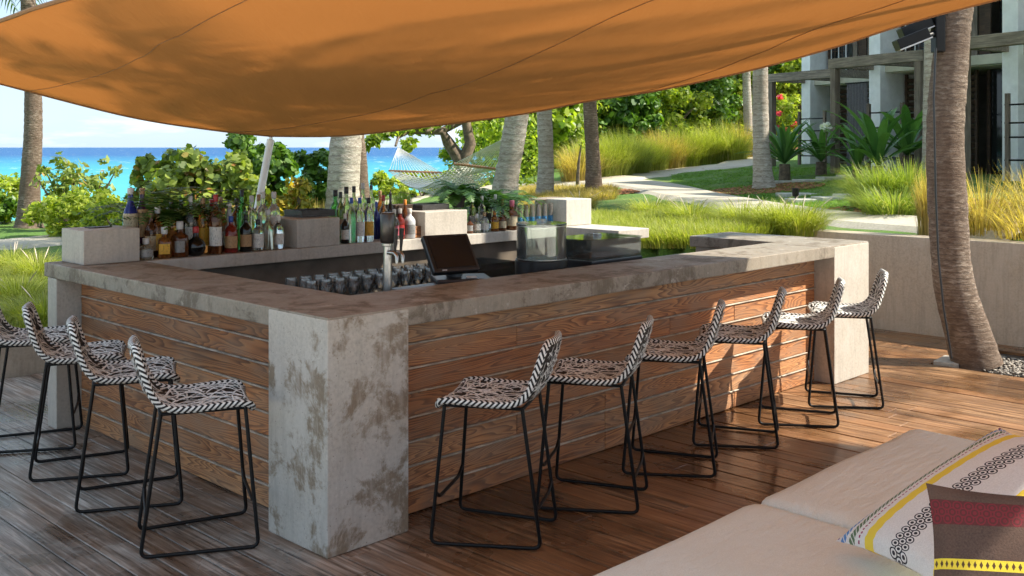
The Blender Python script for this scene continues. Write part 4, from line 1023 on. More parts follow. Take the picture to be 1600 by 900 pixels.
def crown_mesh(seed):
    g = random.Random(seed); V = []; F = []
    for k in range(20):
        az = 2.4*k+g.uniform(-.2,.2); el = R(72-6.0*k)+g.uniform(-.1,.1); Lf = g.uniform(2.3, 3.0); p = Vector((0,0,0)); n = 16; pts = []; e = el
        for i in range(n+1):
            pts.append(p.copy()); p = p+Vector((math.cos(az)*math.cos(e), math.sin(az)*math.cos(e), math.sin(e)))*(Lf/n); e -= .10
        side = Vector((-math.sin(az), math.cos(az), 0))
        for i in range(n):
            b = len(V); w = .02*(1-i/n)+.004
            V += [tuple(pts[i]-side*w), tuple(pts[i]+side*w), tuple(pts[i+1]+side*w), tuple(pts[i+1]-side*w)]; F.append((b,b+1,b+2,b+3))
        for i in range(2, n+1):
            for sub in (0, .5):
                q = pts[i-1].lerp(pts[i], sub); d = (pts[i]-pts[i-1]).normalized(); ll = .62*math.sin(math.pi*min(1,(i/n)*.8+.15))+.08
                for s in (-1, 1):
                    dv = (side*s*.8+d*.55+Vector((0,0,-.38+g.uniform(-.12,.12)))).normalized(); wv_ = d*.022; b = len(V); e2 = q+dv*ll+Vector((0,0,-.08))
                    V += [tuple(q-wv_), tuple(q+wv_), tuple(q+dv*ll*.55+wv_), tuple(e2), tuple(q+dv*ll*.55-wv_)]; F.append((b,b+1,b+2)+(b+3,b+4))
    me = bpy.data.meshes.new('crown'); me.from_pydata(V, [], F); me.update(); return me
CROWN = crown_mesh(2); MAT['frond'] = leaf('palm_frond', (.05,.11,.02), (.14,.22,.04), .3)
def palm(base, pts, r0, r1, label, mat='palm', crown=True, name='palm_tree', flare=1.35, group='palm trees'):
    root = empty(name, base, 0, label, 'palm tree', group)
    P = [Vector(p)-Vector(base) for p in pts]; fn = curve(P); Lg = sum((b-a).length for a, b in zip(P[:-1], P[1:])); n = int(Lg/.045)
    Pt = []; Rr = []
    for i in range(n+1):
        q = i/n; Pt.append(fn(q)); r = r0+(r1-r0)*min(1, q*1.3); r *= 1+(flare-1)*math.exp(-q*Lg/.35)
        Rr.append(r*(1+.045*(((i*5) % 7)/6-.5)*random.uniform(.3,1)+random.uniform(-.015,.015)+.03*math.sin(i*.23)*math.sin(i*.071)))
    MB().tube(Pt, Rr, 18).build('trunk', MAT[mat], root, smooth=True)
    if crown:
        o = link('crown', CROWN, MAT['frond'], root); o.location = Pt[-1]; o.rotation_euler = (0, 0, random.uniform(0, 6))
    return root
def col_at(px, py, d): return at_depth(px, py, d)
# near palm standing in the pebble bed: leans, with a heavy foot
b0 = Vector((3.86, 8.55, -.03))
palm(b0, [b0, col_at(1512,520,8.58), col_at(1490,440,8.62), col_at(1481,330,8.66), col_at(1477,200,8.7), col_at(1488,60,8.75), col_at(1500,-120,8.8), col_at(1530,-900,8.9)], .165, .122, 'thick dark palm trunk rising from the pebble bed', flare=1.25)
p = ground_col(1453, 16.5); palm(p, [p, col_at(1453,200,16.5), col_at(1455,80,16.5), col_at(1460,-250,16.5)], .115, .10, 'pale palm trunk half hidden behind the nearest palm', 'palm_pale')
p = ground_px(45, 356); dL = p.y; palm(p, [p, col_at(47,290,dL), col_at(52,200,dL), col_at(50,80,dL), col_at(44,0,dL), col_at(40,-190,dL)], .19, .125, 'lone palm trunk at the far left against the sea', flare=1.5)
p = ground_col(533, 14.0); palm(p, [p, col_at(536,300,14), col_at(541,212,14), col_at(549,100,14), col_at(560,-250,14)], .235, .16, 'stout ringed palm trunk behind the second concrete block', 'palm_pale')
p = ground_col(566, 15.4); palm(p, [p, col_at(560,270,15.4), col_at(553,200,15.4), col_at(540,60,15.4), col_at(520,-200,15.4)], .15, .12, 'slimmer reddish palm trunk crossing behind the stout one')
d8 = 17.5; p = ground_col(786, d8); palm(p, [p, col_at(790,290,d8), col_at(800,230,d8), col_at(809,170,d8), col_at(820,60,d8), col_at(840,-170,d8)], .21, .18, 'leaning pale palm trunk carrying the hammock rope', 'palm_pale')
p = ground_px(851, 309); palm(p, [p, col_at(853,250,p.y), col_at(850,160,p.y), col_at(846,0,p.y), col_at(842,-130,p.y)], .165, .15, 'straight pale palm trunk right of the hammock', 'palm_pale')
p = ground_px(928, 302); palm(p, [p, col_at(926,240,p.y), col_at(921,150,p.y), col_at(915,0,p.y), col_at(910,-130,p.y)], .155, .125, 'dark straight palm trunk beside the path fork')
p = ground_px(1194, 295); palm(p, [p, col_at(1190,240,p.y), col_at(1188,140,p.y), col_at(1190,0,p.y), col_at(1194,-150,p.y)], .17, .13, 'grey palm trunk in a mulch ring on the lawn', 'palm_pale', flare=1.5)
p = ground_col(1170, 38); palm(p, [p, col_at(1168,170,38), col_at(1166,110,38), col_at(1164,20,38)], .17, .14, 'slender distant palm trunk at the edge of the wood', 'palm_pale')
# palms to the right of the view, whose fronds shade the sail
b0 = Vector((7.7, 5.0, -.45)); palm(b0, [b0, b0+Vector((-.5,.3,4.5)), Vector((5.9, 6.0, 9.4))], .17, .12, 'tall palm right of the deck whose fronds shade the sail')
b0 = Vector((13.3, 3.6, .9)); palm(b0, [b0, b0+Vector((-.3,.1,4)), Vector((12.9, 3.9, 8.4))], .16, .12, 'palm beyond the retaining wall whose fronds dapple the deck')
# mulch rings
MAT['mulch'] = None
t = NT('bark_mulch'); g_ = t.n('NewGeometry'); t.bsdf(t.ramp(g_.outputs['Random Per Island'], [(0, (.12,.045,.02)), (1, (.42,.18,.08))]), .9); MAT['mulch'] = t.m
for (x, y, r, n, what) in ((1194, 297, 1.15, 900, 'grey lawn palm'), (932, 303, .9, 700, 'dark straight palm'), (1405, 331, 1.3, 700, 'tall grass by the wall')):
    q = ground_px(x, y); pts = []
    for k in range(n):
        a = rng.uniform(0, 6.28); rr = r*math.sqrt(rng.uniform(0, 1)); X, Y = q.x+rr*math.cos(a), q.y+rr*math.sin(a); pts.append((X, Y, terrain(X, Y)+.015))
    V, F = blob_field(pts, .02, .055, .4); o = link('bark_mulch', np_mesh('bark_mulch', V, F), MAT['mulch']); tag(o, 'ring of orange bark mulch round the '+what, 'mulch', kind='stuff')

# ------------------------------------------------------------------ seaward shrubs
def gp(px, d): return ground_col(px, d)
bush('sea_grape', 0, gp(318, 13.2), (.78,.6,.72), 110, 57, .048, 'lf_sea', 'round leaved sea grape bush rising over the bottles', 'shrub', 21, 'round', 9, .35, lift=.62)
bush('sea_grape', 0, gp(392, 15.0), (.62,.6,.78), 120, 50, .048, 'lf_dark', 'darker sea grape behind the leaning white pole', 'shrub', 22, 'round', 8, .3, lift=.62)
bush('sea_grape', 0, gp(497, 17.0), (.45,.4,.72), 96, 30, .048, 'lf_dark', 'dark round leaved shrub left of the stout palm', 'shrub', 23, 'round', 6, .3, lift=.62)
bush('sea_grape', 0, gp(262, 14.5), (.42,.4,.55), 57, 22, .048, 'lf_sea', 'thin reddish sea grape sprig over the water', 'shrub', 24, 'round', 6, .5, lift=.95)
bush('croton_shrub', 0, gp(458, 14.0), (.36,.3,.52), 50, 22, .055, 'lf_yellow', 'yellow leaved shrub with pale bare stems beside the pole', 'shrub', 25, 'diamond', 12, .4, aspect=.4, lift=.62)
bush('seaside_shrub', 0, gp(100, 19.0), (.62,.5,.62), 22, 34, .07, 'lf_sea', 'loose shrub with reddish tips beside the lone palm', 'shrub', 26, 'diamond', 10, .3, lift=.62)
bush('seaside_shrub', 0, gp(152, 19.8), (.5,.4,.55), 14, 16, .075, 'lf_sea', 'airy branching shrub reaching over the turquoise water', 'shrub', 27, 'diamond', 8, .5, lift=.8)
bush('lime_shrub', 0, gp(122, 17.5), (.85,.6,.42), 90, 40, .055, 'lf_bright', 'bright lime shrub below the loose shrub', 'shrub', 28, lift=.5)
bush('lime_shrub', 0, gp(190, 16.5), (.70,.6,.36), 90, 34, .055, 'lf_bright', 'bright lime shrub behind the end block', 'shrub', 29, lift=.5)
bush('lime_shrub', 0, gp(8, 21), (.75,.6,.48), 80, 34, .06, 'lf_bright', 'bright green shrub left of the lone palm', 'shrub', 30, lift=.5)
bush('lime_shrub', 0, gp(445, 18.5), (1.2,.6,.36), 80, 40, .055, 'lf_bright', 'low green shrub at the foot of the yellow leaved shrub', 'shrub', 31, lift=.5)
bush('lime_shrub', 0, gp(660, 30), (2.6,1.2,.42), 60, 60, .09, 'lf_bright', 'low green hedge below the hammock', 'shrub', 32, lift=.5)
for k, (px, d, s) in enumerate(((-60, 20, 1.0), (60, 23.5, .75), (240, 22, .8))):
    bush('seaside_shrub', 0, gp(px, d), (1.0,.7,.36*s), 70, 40, .06, 'lf_bright' if k % 2 else 'lf_dark', ['dark shrub at the left edge of the view', 'green shrub on the cliff edge behind the lone palm', 'dark shrub on the cliff edge behind the ferns'][k], 'shrub', 40+k, lift=.5)
# tree whose branches frame the hammock
root = empty('shade_tree', gp(735, 25), 0, 'spreading tree with dark crooked branches behind the hammock', 'tree')
b = root.location
def rel(px, py, d): return at_depth(px, py, d)-b
tb = MB()
tb.tube([Vector((0,0,-.1)), rel(722,255,25), rel(700,222,25), rel(690,205,24.8), rel(640,205,24.5), rel(600,212,24.2), rel(572,222,24)], [.22,.17,.14,.10,.07,.045,.02], 8)
tb.tube([rel(722,255,25), rel(735,225,25), rel(728,190,25), rel(720,150,25)], [.16,.14,.11,.09], 8)
tb.tube([rel(640,205,24.5), rel(622,215,24.2), rel(618,228,24)], [.05,.035,.03], 6)
tb.tube([rel(690,205,24.8), rel(720,190,25), rel(770,175,25.3), rel(820,170,25.5)], [.09,.08,.07,.05], 8)
tb.build('trunk', BARK, root, smooth=True)
cc = [tuple(rel(*q)) for q in [(585,218,24),(600,208,24.2),(575,224,24),(620,204,24.3),(640,200,24.5),(655,197,24.6),(640,225,24.2),(668,196,24.8),(700,186,25),(735,180,25),(760,190,25.4),(775,200,25.6),(790,215,26),(765,215,26),(745,205,25.8),(758,235,26),(780,240,26.2),(705,245,25.6),(702,235,25.6),(715,275,25.5),(740,262,26.2),(775,262,26.4),(820,190,26),(835,215,26.4),(830,250,26.6),(820,275,26.6)]]
V, F = leaf_cloud(cc, [.22]*7+[.4]*6+[.75]*4+[.3]*2+[.45]*7, 90, .085, seed=9); link('crown', np_mesh('crown', V, F), MAT['lf_forest'], root)

# ------------------------------------------------------------------ hammock
t = NT('cotton_rope'); f = t.noise(t.coord(), 50, 3); t.bsdf(t.ramp(f, [(.3, (.60,.57,.50)), (.7, (.78,.76,.70))]), .85); MAT['rope'] = t.m
MAT['spreader'] = plain('varnished_wood', (.38,.17,.07), .45, .2, 20)
hA = at_depth(622, 230, 24.0); hB = at_depth(797, 212, 17.6)
sl = (at_depth(608, 267, 23.4), at_depth(690, 270, 22.6)); sr = (at_depth(710, 256, 19.6), at_depth(778, 264, 18.9))
hm = empty('hammock', (sl[0]+sr[1])/2, 0, 'white rope hammock with wooden spreader bars slung between tree and palm', 'hammock'); ho = hm.location
for s, a in ((sl, hA), (sr, hB)):
    MB().tube([s[0]-ho, s[1]-ho], .026, 8).build('spreader_bar', MAT['spreader'], hm, smooth=True)
    fan = MB()
    for k in range(17): fan.tube([a-ho, s[0].lerp(s[1], k/16)-ho], .0075, 5)
    fan.build('rope_fan', MAT['rope'], hm)
net = MB(); nn = 26
def bed_pt(i, k): 
    q = i/nn; w = k/14; p = sl[0].lerp(sl[1], w).lerp(sr[0].lerp(sr[1], w), q); return p+Vector((0, 0, -.42*math.sin(math.pi*q)-.12*math.sin(math.pi*w)*math.sin(math.pi*q)))-ho
for k in range(15): net.tube([bed_pt(i, k) for i in range(nn+1)], .011, 4)
for s in (0, 1):
    for i in range(0, nn): 
        net.tube([bed_pt(i, 0 if s else 14), bed_pt(min(nn, i+7), 14 if s else 0)], .009, 4)
net.build('rope_bed', MAT['rope'], hm)
# ------------------------------------------------------------------ the wood inland
fx = [(842,33,2.6),(878,35,3.0),(915,37,3.4),(955,36,3.0),(985,42,4.2),(1020,38,3.4),(1050,45,4.6),(1085,40,3.6),(1110,47,5.0),(1140,43,4.2),(1175,48,5.2),(1205,45,4.6),(1240,50,5.4),(1265,44,4.6),(800,38,3.0),(770,44,3.6)]
desc = ['at the right of the straight pale palm','left of the dark path palm','behind the dark path palm','just right of the dark path palm','tallest over the grass bank start','over the middle of the grass bank','at the centre of the wood','right of the wood centre','towering behind the bank end','above the bank end','behind the slender distant palm','behind the grey lawn palm','beside the far building column','at the building corner','behind the leaning palm','furthest behind the hammock']
for k, (px, d, h) in enumerate(fx):
    base = gp(px, d); m = ['lf_forest','lf_bright','lf_forest','lf_dark'][k % 4]
    bush('broadleaf_tree', 0, base, (1.5+.25*(k%3),1.3,h*.52), 120, 70, .115, m, 'leafy green tree '+desc[k], 'tree', 100+k, 'diamond' if k % 3 else 'round', 9, .45, 'trees of the wood', .55, .56, .10, .32)
V, F = leaf_cloud([(x, y, terrain(x, y)+h) for x in np.arange(0, 24, 1.3) for y in (48, 51, 55) for h in (.8, 2.0, 3.4, 4.8)], 1.15, 90, .17, seed=77)
tag(link('far_wood', np_mesh('far_wood', V, F), MAT['lf_forest']), 'dense green wood filling the hillside', 'wood', kind='stuff')
# flowering shrub by the building
bo = bush('oleander', 0, gp(1225, 31), (.55,.5,1.0), 70, 34, .075, 'lf_bright', 'tall flowering shrub with pink blooms by the far pergola', 'shrub', 150, aspect=.3, lift=.6)
V, F = leaf_cloud(clumps((0,0,1.5), (.5,.45,.8), 9, 5, .8), .10, 16, .06, 'round', seed=8); link('blossom', np_mesh('blossom', V, F), MAT['flower'], bo)
# ------------------------------------------------------------------ grasses
gi = 0
bank = [(905,281),(935,275),(962,272),(990,268),(1018,264),(1046,260),(1072,256),(1098,252),(1122,249),(1146,247)]
for k, (x, y) in enumerate(bank):
    d = ground_px(x, y+9).y+1.6
    for j in range(2):
        q = gp(x+j*13, d+j*1.3); grass_clump(q, (1.15+.1*(k % 3)+.25*j)*.82, 1.1, 'grass_lime' if (k+j) % 5 else 'grass_gold', 'tall feathery grass on the bank beyond the path, %s clump of the %s row' % (['first','second','third','fourth','fifth','sixth','seventh','eighth','ninth','last'][k], ['front','back'][j]), 'fountain', k % 3, 0, 'grass clumps on the far bank')
near = [(1375,325,.62,'grass_mid','round green fountain grass left of the near palm'),(1420,322,.66,'grass_mid','tall fountain grass clump close behind the near palm'),(1398,338,.4,'grass_mid','smaller fountain grass at the mulch edge')]
for k, (x, y, h, m, lab) in enumerate(near): grass_clump(ground_px(x, y), h, .95, m, lab, 'fountain', k, 0, 'fountain grasses near the wall')
grass_clump(W(7.62, .5, .88), .80, .50, 'grass_gold', 'upright straw coloured grass on the wall left of the near palm', 'upright', 0)
for k, (u, v, h, lab) in enumerate(((8.0,.12,.95,'golden arching grass right of the near palm'),(8.35,-.28,1.0,'golden grass clump at the right edge of the picture'),(7.66,-.42,.6,'low gold green grass on the wall at the right edge'))):
    q = W(u, v); q.z = terrain(q.x, q.y); grass_clump(q, h*.68, .8, 'grass_gold', lab, 'sparse', k, 0)
# grass bank behind the bar and left lawn grass: single blades nobody could count
def field(name, pts, h, w, mat, label, seed, per=14, spread=.16):
    g = np.random.default_rng(seed); VV = []; FF = []; off = 0
    V0 = [blades(per, 1, spread/ h, w/h, seed+i, .9, True, 3) for i in range(6)]
    for i, (x, y, z) in enumerate(pts):
        V, F = V0[i % 6]; a = g.uniform(0, 6.28); s = h*g.uniform(.65, 1.25)
        X = (V[:,0]*math.cos(a)-V[:,1]*math.sin(a))*s; Y = (V[:,0]*math.sin(a)+V[:,1]*math.cos(a))*s
        VV.append(np.stack([X+x, Y+y, V[:,2]*s+z], 1)); FF.append(F+off); off += len(V)
    return tag(link(name, np_mesh(name, np.concatenate(VV), np.concatenate(FF)), MAT[mat]), label, 'grass', kind='stuff')
def scatter(n, fn):
    out = []; 
    while len(out) < n:
        q = fn()
        if q is not None: out.append(q)
    return out
def path_side(x, y):                          # keep the paths free of grass
    px = 800+FPX*x/y; py = 230+FPX*(CAM_H-terrain(x, y))/y; return px, py
def bank_pt():
    u = rng.uniform(2.2, 9.4); v = rng.uniform(1.9, 9.5); 
    if in_deck(u, v, .08): return None
    p = W(u, v); px, py = path_side(p.x, p.y)
    if px < 925 or px > 1305: return None
    lim = np.interp(px, [925,1050,1150,1230,1310], [343,350,358,366,386])
    if py < lim: return None
    return (p.x, p.y, terrain(p.x, p.y)-.02)
field('bank_grass', scatter(5600, bank_pt), .19, .0080, 'grass_lime', 'soft lime green grass covering the bank behind the bar', 301, 14, .22)
def left_pt():
    u = rng.uniform(-6, 2.6); v = rng.uniform(4.97, 10.5); p = W(u, v); px, py = path_side(p.x, p.y)
    if py < 412 or px < -80 or px > 300: return None
    return (p.x, p.y, terrain(p.x, p.y)-.02)
field('meadow_grass', scatter(3000, left_pt), .17, .0085, 'grass_lime', 'long yellow green grass beyond the low wall', 305, 14, .22)
def dry_pt():
    d = rng.uniform(19, 30); px = rng.uniform(815, 960); x = (px-800)/FPX*d; _, py = path_side(x, d)
    if py < 297 or py > 330 : return None
    return (x, d, terrain(x, d)-.01)
field('dry_grass', scatter(1500, dry_pt), .20, .011, 'grass_gold', 'dry straw coloured grass round the straight palms', 309, 12, .2)
def lawn_pt():
    d = rng.uniform(13, 30); px = rng.uniform(1050, 1480); x = (px-800)/FPX*d; _, py = path_side(x, d)
    if py < np.interp(px, [1050,1170,1480], [272,262,262]) or py > np.interp(px, [1050,1110,1190,1280,1480], [285,300,316,328,342]): return None
    return (x, d, terrain(x, d)-.01)
MAT['lawn'] = leaf('lawn_blade', (.07,.17,.016), (.18,.33,.04), .35, .6)
field('lawn_grass', scatter(6500, lawn_pt), .055, .008, 'lawn', 'short mown lawn in front of the building', 313, 10, .16)
for k, (px, py, h) in enumerate(((62,440,.34),(30,480,.34),(70,530,.3),(20,425,.32),(905,330,.3),(1020,342,.30),(1080,352,.32),(1215,364,.36),(1250,368,.38),(1160,358,.34))):
    q = ground_px(px, py); grass_clump(q, h, .62, 'grass_lime' if k != 4 else 'grass_gold', ['pale plumed grass at the path edge far left','tufted grass at the left picture edge','low tufted grass just behind the low wall','plumed grass left of the end block','small gold grass beside the last ledge block','plumed grass in the middle of the bank','plumed grass above the bar opening','dense grass tussock near the wall end','dense grass tussock touching the wall end','grass tussock beside the path bend'][k], 'fountain', k % 3, 3, 'plumed grass tufts')
for k, (px, d, h, m) in enumerate(((500,16,.75,'grass_gold'),(605,19,.6,'grass_mid'),(628,22,.6,'grass_mid'),(520,15,.6,'grass_gold'))):
    grass_clump(gp(px, d), h, .7, m, ['golden grass left of the stout palm','green gold grass right of the stout palm','smaller green grass below the hammock','golden grass at the foot of the stout palm'][k], 'upright', k % 3, 0, 'grasses by the stout palm')

# ------------------------------------------------------------------ ferns in pots on the ledge
def frond_mesh(seed, n=16, L_=.42, e0=.6):
    g = random.Random(seed); V = []; F = []
    for k in range(n):
        az = 2.4*k; e = g.uniform(e0, 1.5); p = Vector((0,0,0)); pts = []; m = 18; LL = L_*g.uniform(.7, 1.15)
        for i in range(m+1): pts.append(p.copy()); p = p+Vector((math.cos(az)*math.cos(e), math.sin(az)*math.cos(e), math.sin(e)))*(LL/m); e -= .11
        side = Vector((-math.sin(az), math.cos(az), 0))
        for i in range(1, m+1):
            d = (pts[i]-pts[i-1]).normalized(); ll = .085*math.sin(math.pi*min(1, i/m*.75+.2))+.012
            for s in (-1, 1):
                dv = (side*s+d*.35+Vector((0,0,-.15+g.uniform(-.15,.1)))).normalized(); b_ = len(V)
                V += [tuple(pts[i]-d*.009), tuple(pts[i]+d*.012), tuple(pts[i]+dv*ll*.6+d*.013), tuple(pts[i]+dv*ll), tuple(pts[i]+dv*ll*.6-d*.004)]; F.append((b_, b_+1, b_+2, b_+3, b_+4))
    me = bpy.data.meshes.new('fronds'); me.from_pydata(V, [], F); me.update(); return me
MAT['pot'] = plain('dark_pot', (.035,.03,.028), .4, .2, 20)
def fern(px, v, z, L_, seed, label, n=16, e0=.6):
    u = u_on(px, v); root = empty('potted_fern', W(u, v, z), 0, label, 'fern', 'ferns on the ledge')
    MB().lathe([(.0,0),(.05,0),(.065,.10),(.058,.10),(.05,.08),(.0,.08)], 18, cap=False).build('pot', MAT['pot'], root, smooth=True)
    o = link('fronds', frond_mesh(seed, n, L_, e0), MAT['fern'], root); o.location = (0,0,.09)
fern(248, 3.09, BH+.001, .70, 1, 'bushy dark fern behind the amber bottles', 24, 1.15); fern(290, 3.09, BH+.001, .66, 2, 'dark fern left of the red capped bottle', 22, 1.15)
fern(716, 3.0, 1.263, .34, 3, 'fern standing on the third concrete block', 20); fern(752, 3.10, BH+.05, .48, 4, 'tall fern behind the third bay bottles', 20); fern(785, 3.11, BH+.05, .46, 5, 'fern at the right behind the third bay bottles', 20)

# ------------------------------------------------------------------ strap leaved plants by the building
def strap_mesh(seed, n, L_, w, e0=.5, e1=1.4):
    g = random.Random(seed); V = []; F = []
    for k in range(n):
        az = 2.4*k+g.uniform(-.2,.2); e = e0+(e1-e0)*g.random(); p = Vector((0,0,0)); m = 9; LL = L_*g.uniform(.7,1.1); side = Vector((-math.sin(az), math.cos(az), 0)); b_ = len(V)
        for i in range(m+1):
            q = i/m; ww = w*(.45+1.1*q)*(1-q**3)+.002; up = Vector((0,0,ww*.35))
            V += [tuple(p-side*ww+up), tuple(p), tuple(p+side*ww+up)]
            p = p+Vector((math.cos(az)*math.cos(e), math.sin(az)*math.cos(e), math.sin(e)))*(LL/m); e -= .05+.13*q
        for i in range(m):
            for j in (0,1): F.append((b_+3*i+j, b_+3*i+j+1, b_+3*i+j+4, b_+3*i+j+3))
    me = bpy.data.meshes.new('leaves'); me.from_pydata(V, [], F); me.update(); return me
def strap_plant(px, d, L_, w, n, stem, seed, label):
    p = gp(px, d); root = empty('strap_leaf_plant', p, 0, label, 'plant', 'strap leaved plants by the building')
    MB().tube([(0,0,-.05),(0,0,stem)], [.13,.11], 10).build('stem', BARK, root, smooth=True)
    o = link('leaves', strap_mesh(seed, n, L_, w), MAT['strap'], root); o.location = (0,0,stem)
strap_plant(1226, 22, 1.15, .055, 46, .36, 1, 'dense strap leaved plant behind the grey lawn palm')
strap_plant(1283, 22.5, 1.0, .06, 30, .30, 2, 'dark strap leaved plant before the middle pergola post')
strap_plant(1372, 19.5, 1.45, .095, 20, .30, 3, 'large light green plant with broad arching leaves')
strap_plant(1418, 20.0, 1.3, .10, 16, .45, 4, 'broad leaved plant left of the pale trunk')
strap_plant(1340, 20.5, 1.15, .075, 18, .2, 5, 'low strap leaved plant between the trellis posts')
q = W(6.5, -1.45, -.02); o = link('leaves', strap_mesh(9, 14, .20, .008), MAT['strap']); rt = empty('bed_tuft', q, 0, 'small green tuft growing in the pebble bed', 'plant'); o.parent = rt
p = gp(1291, 22.2); root = empty('white_bloom', p, 0, 'round white flower head beside the middle pergola post', 'flower'); zt = z_at(199, p.y)-p.z
MB().tube([(0,0,-.05),(0,0,zt)], .012, 6).build('stalk', BARK, root); V, F = leaf_cloud([(0,0,zt)], [.12], 160, .035, 'round', seed=4); link('petals', np_mesh('petals', V, F), MAT['white_flower'], root)
sp_ = ground_px(1243, 318); root = empty('garden_spotlight', sp_, 0, 'small black garden spotlight on the lawn edge', 'spotlight')
MB().tube([(0,0,-.05),(0,0,.12)], .012, 6).build('spike', MAT['black_metal'], root); MB().lathe([(.0,.10),(.05,.11),(.06,.24),(.05,.24),(.0,.20)], 14, cap=False).build('head', MAT['black_metal'], root, smooth=True)
# young sapling by the path
p = ground_px(902, 290); root = empty('sapling', p, 0, 'bare thin sapling left of the dark path palm', 'tree'); hS = z_at(222, p.y)-p.z
MB().tube([(0,0,-.05),(.03,0,hS*.5),(.1,0,hS)], [.05,.035,.012], 7).build('trunk', BARK, root, smooth=True); V, F = leaf_cloud([(.1,0,hS),(.16,.05,hS*.92)], [.12,.1], 14, .05, seed=4); link('crown', np_mesh('crown', V, F), MAT['lf_bright'], root)

# ================================================================== stepped villa at the right
DX, DY = .478, -.878                          # along each facade, towards the viewer
FA = math.atan2(DY, DX)                       # local x along the facade; local +y runs into the building after a mirror
def villa(post, zg, idx, where, wide=4.3):
    # local frame: x along facade, y INTO the building, so rotate x to (DX,DY) and y to (-DY,DX) = (.878,.478)
    root = empty('villa', (post[0], post[1], zg), FA, 'white two storey villa unit with louvred openings, '+where, 'building', 'villa units')
    H1 = 2.55; H2 = 5.4
    MB().box(-.02, wide+.3, -.3, 6.0, -.6, .02).build('terrace', MAT['concrete_clean'], root)
    MB().box(.0, .32, 1.2, 6.0, .021, H2).build('fin_wall', MAT['white_paint'], root, bevel=.006)
    MB().box(.322, wide, 1.55, 6.0, H1-.22, H1+.02).build('floor_slab', MAT['cream'], root)
    MB().box(.322, wide, 1.35, 1.548, H1-.20, H1).build('lintel', MAT['cream'], root, bevel=.004)
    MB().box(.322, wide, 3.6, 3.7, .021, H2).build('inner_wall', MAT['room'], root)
    MB().box(-.1, wide, 1.2, 6.0, H2+.001, H2+.2).build('roof', MAT['white_paint'], root)
    MB().box(wide, wide+.25, 1.9, 6.0, .021, H2).build('end_wall', MAT['white_paint'], root)
    # ground floor: louvred panel, glazed doors
    def panel(x0, x1, y, z0, z1, name):
        w = MB().box(x0, x0+.06, y, y+.05, z0, z1).build(name, MAT['shutter'], root); 
        MB().box(x1-.06, x1, y, y+.05, z0, z1).build('stile', MAT['shutter'], w)
        n = int((z1-z0)/.13); slat = None
        for k in range(n):
            z = z0+.05+k*.13; M_ = Matrix.Translation(((x0+x1)/2, y+.025, z)) @ Matrix.Rotation(R(35), 4, 'X')
            MB().box(-(x1-x0)/2+.061, (x1-x0)/2-.061, -.008, .008, -.05, .05, M_).build('slat', MAT['shutter'], w)
    panel(.40, 1.30, 1.9, .03, H1-.24, 'louvre_panel'); panel(1.32, 2.2, 1.98, .03, H1-.24, 'louvre_panel')
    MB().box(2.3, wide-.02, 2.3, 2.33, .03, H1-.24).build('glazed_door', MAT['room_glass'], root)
    MB().box(2.22, 2.30, 2.26, 2.36, .03, H1-.24).build('door_frame', MAT['shutter'], root)
    # upper floor: lattice window, curtain of dark boards, railing
    la = MB().box(.42, .48, 1.75, 1.80, H1+.03, H2-.1).build('lattice_window', MAT['shutter'], root)
    for k in range(5): MB().box(.52+k*.13, .535+k*.13, 1.76, 1.785, H1+.03, H2-.1).build('mullion', MAT['white_paint'] if k % 2 == 0 else MAT['shutter'], la)
    for k in range(14): MB().box(.485, 1.10, 1.786, 1.80, H1+.12+k*.19, H1+.14+k*.19).build('glazing_bar', MAT['shutter'], la)
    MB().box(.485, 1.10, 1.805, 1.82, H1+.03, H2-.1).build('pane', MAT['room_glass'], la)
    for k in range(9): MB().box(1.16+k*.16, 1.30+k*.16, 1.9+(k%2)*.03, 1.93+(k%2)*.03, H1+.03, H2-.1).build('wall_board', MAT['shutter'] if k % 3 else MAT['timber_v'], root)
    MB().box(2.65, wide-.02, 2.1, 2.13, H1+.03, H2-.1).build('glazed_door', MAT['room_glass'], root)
    # pergola
    pg = empty('pergola', (post[0], post[1], zg), FA, 'weathered timber pergola frame before the villa, '+where, 'pergola', 'timber pergolas')
    MB().box(0, .15, 0, .15, .021, H1-.151).build('post', MAT['timber_v'], pg, bevel=.008); MB().box(2.25, 2.40, 0, .15, .021, H1-.151).build('post', MAT['timber_v'], pg, bevel=.008)
    MB().box(-.05, 2.46, -.01, .16, H1-.15, H1+.07).build('beam', MAT['timber'], pg, bevel=.01)
    for x in (0.01, 1.1, 2.25): MB().box(x, x+.13, .161, 1.345, H1-.14, H1+.05).build('rafter', MAT['timber'], pg, bevel=.008)
    # trellis of two posts with iron rungs
    tr_ = empty('trellis', (post[0], post[1], zg), FA, 'plant trellis of two posts and iron rungs, '+where, 'trellis', 'plant trellises')
    for x in (.52, 1.42): MB().box(x, x+.07, .55, .62, .021, 1.62).build('post', MAT['timber_v'], tr_, bevel=.004)
    for z in (.45, .85, 1.10, 1.42): MB().tube([(.50,.585,z),(1.50,.585,z)], .016, 8).build('rung', MAT['black_metal'], tr_)
    return root
for i, (px, d, wh_) in enumerate(((1200, 27.5, 'farthest of the three'), (1297, 22.7, 'middle one of the three'), (1497, 18.3, 'nearest, at the right edge'))):
    X = (px-800)/FPX*d; villa((X, d), 1.12, i, wh_, 5.2 if i == 2 else 4.4)
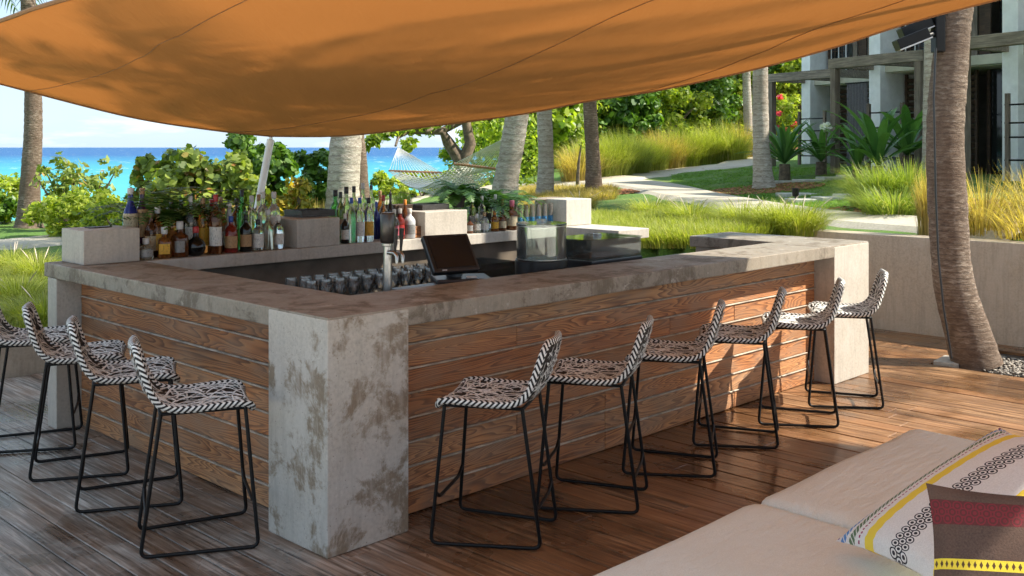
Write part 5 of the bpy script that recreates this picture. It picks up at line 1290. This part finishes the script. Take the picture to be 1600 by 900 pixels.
# grey curtain of the far unit
cu = MB(); pts = [(1.52+.05*k, 1.3+.035*(k % 2)) for k in range(14)]
c0 = bpy.data.objects['villa']; crt = empty('outdoor_curtain', c0.location, FA, 'grey pleated curtain hanging by the far villa column', 'curtain')
MB().add([(x,y,.05) for x,y in pts]+[(x,y,2.32) for x,y in pts]+[(x,y+.012,.05) for x,y in pts]+[(x,y+.012,2.32) for x,y in pts], [(i,i+1,15+i,14+i) for i in range(13)]+[(28+i,42+i,43+i,29+i) for i in range(13)]).build('cloth', plain('grey_cloth', (.17,.16,.17), .9, .15, 30), crt)
MB().tube([(1.45,1.31,2.33),(2.3,1.31,2.33)], .015, 8).build('rail', MAT['black_metal'], crt)
# lounge furniture glimpsed on the near terrace
MAT['grey_fabric'] = plain('grey_fabric', (.22,.20,.19), .9, .1, 30)
so = empty('terrace_sofa', (8.35, 15.6, 1.14), FA+.3, 'grey upholstered seat on the near villa terrace', 'sofa')
MB().box(-.5,.5,-.4,.4,.12,.42).build('seat', MAT['grey_fabric'], so, bevel=.05); MB().box(-.5,.5,.28,.45,.43,.85).build('backrest', MAT['grey_fabric'], so, bevel=.05)
for x in (-.45,.40):
    for y in (-.35,.3): MB().box(x, x+.05, y, y+.05, 0, .119).build('leg', MAT['timber'], so)

# floodlights strapped to the near palm
fl = empty('floodlight', col_at(1452, 66, 8.62), 0, 'twin black floodlights clamped to the near palm trunk', 'floodlight'); fo = fl.location
def lamp(px, py, d, tilt, name):
    M_ = Matrix.Translation(at_depth(px, py, d)-fo) @ Matrix.Rotation(R(-8), 4, 'Z') @ Matrix.Rotation(R(tilt), 4, 'Y')
    h = MB().box(-.13,.13,-.10,.10,-.045,.045, M_).build(name, MAT['black_metal'], fl, bevel=.008)
    MB().box(-.115,.115,-.085,.085,-.052,-.0455, M_).build('lens', MAT['c_silver'], h); MB().box(-.135,.135,-.106,-.1005,-.05,-.04, M_).build('trim', MAT['c_silver'], h)
lamp(1424, 62, 8.5, -22, 'lamp_head'); lamp(1430, 44, 8.75, -22, 'lamp_head')
MB().tube([at_depth(1446,58,8.6)-fo, at_depth(1466,50,8.66)-fo], .03, 10).build('arm', MAT['black_metal'], fl, smooth=True)
MB().box(-.02,.06,-.06,.06,-.16,.20, Matrix.Translation(at_depth(1462,52,8.66)-fo)).build('bracket', MAT['black_metal'], fl, bevel=.01)
cb = MB().tube([at_depth(1462,75,8.50), at_depth(1459,150,8.50), at_depth(1462,300,8.46), at_depth(1466,400,8.42), at_depth(1474,480,8.36), at_depth(1487,560,8.30)], .009, 6)
o = cb.build('power_cable', MAT['black_plastic'], smooth=True); tag(o, 'black cable running down the near palm trunk', 'cable')
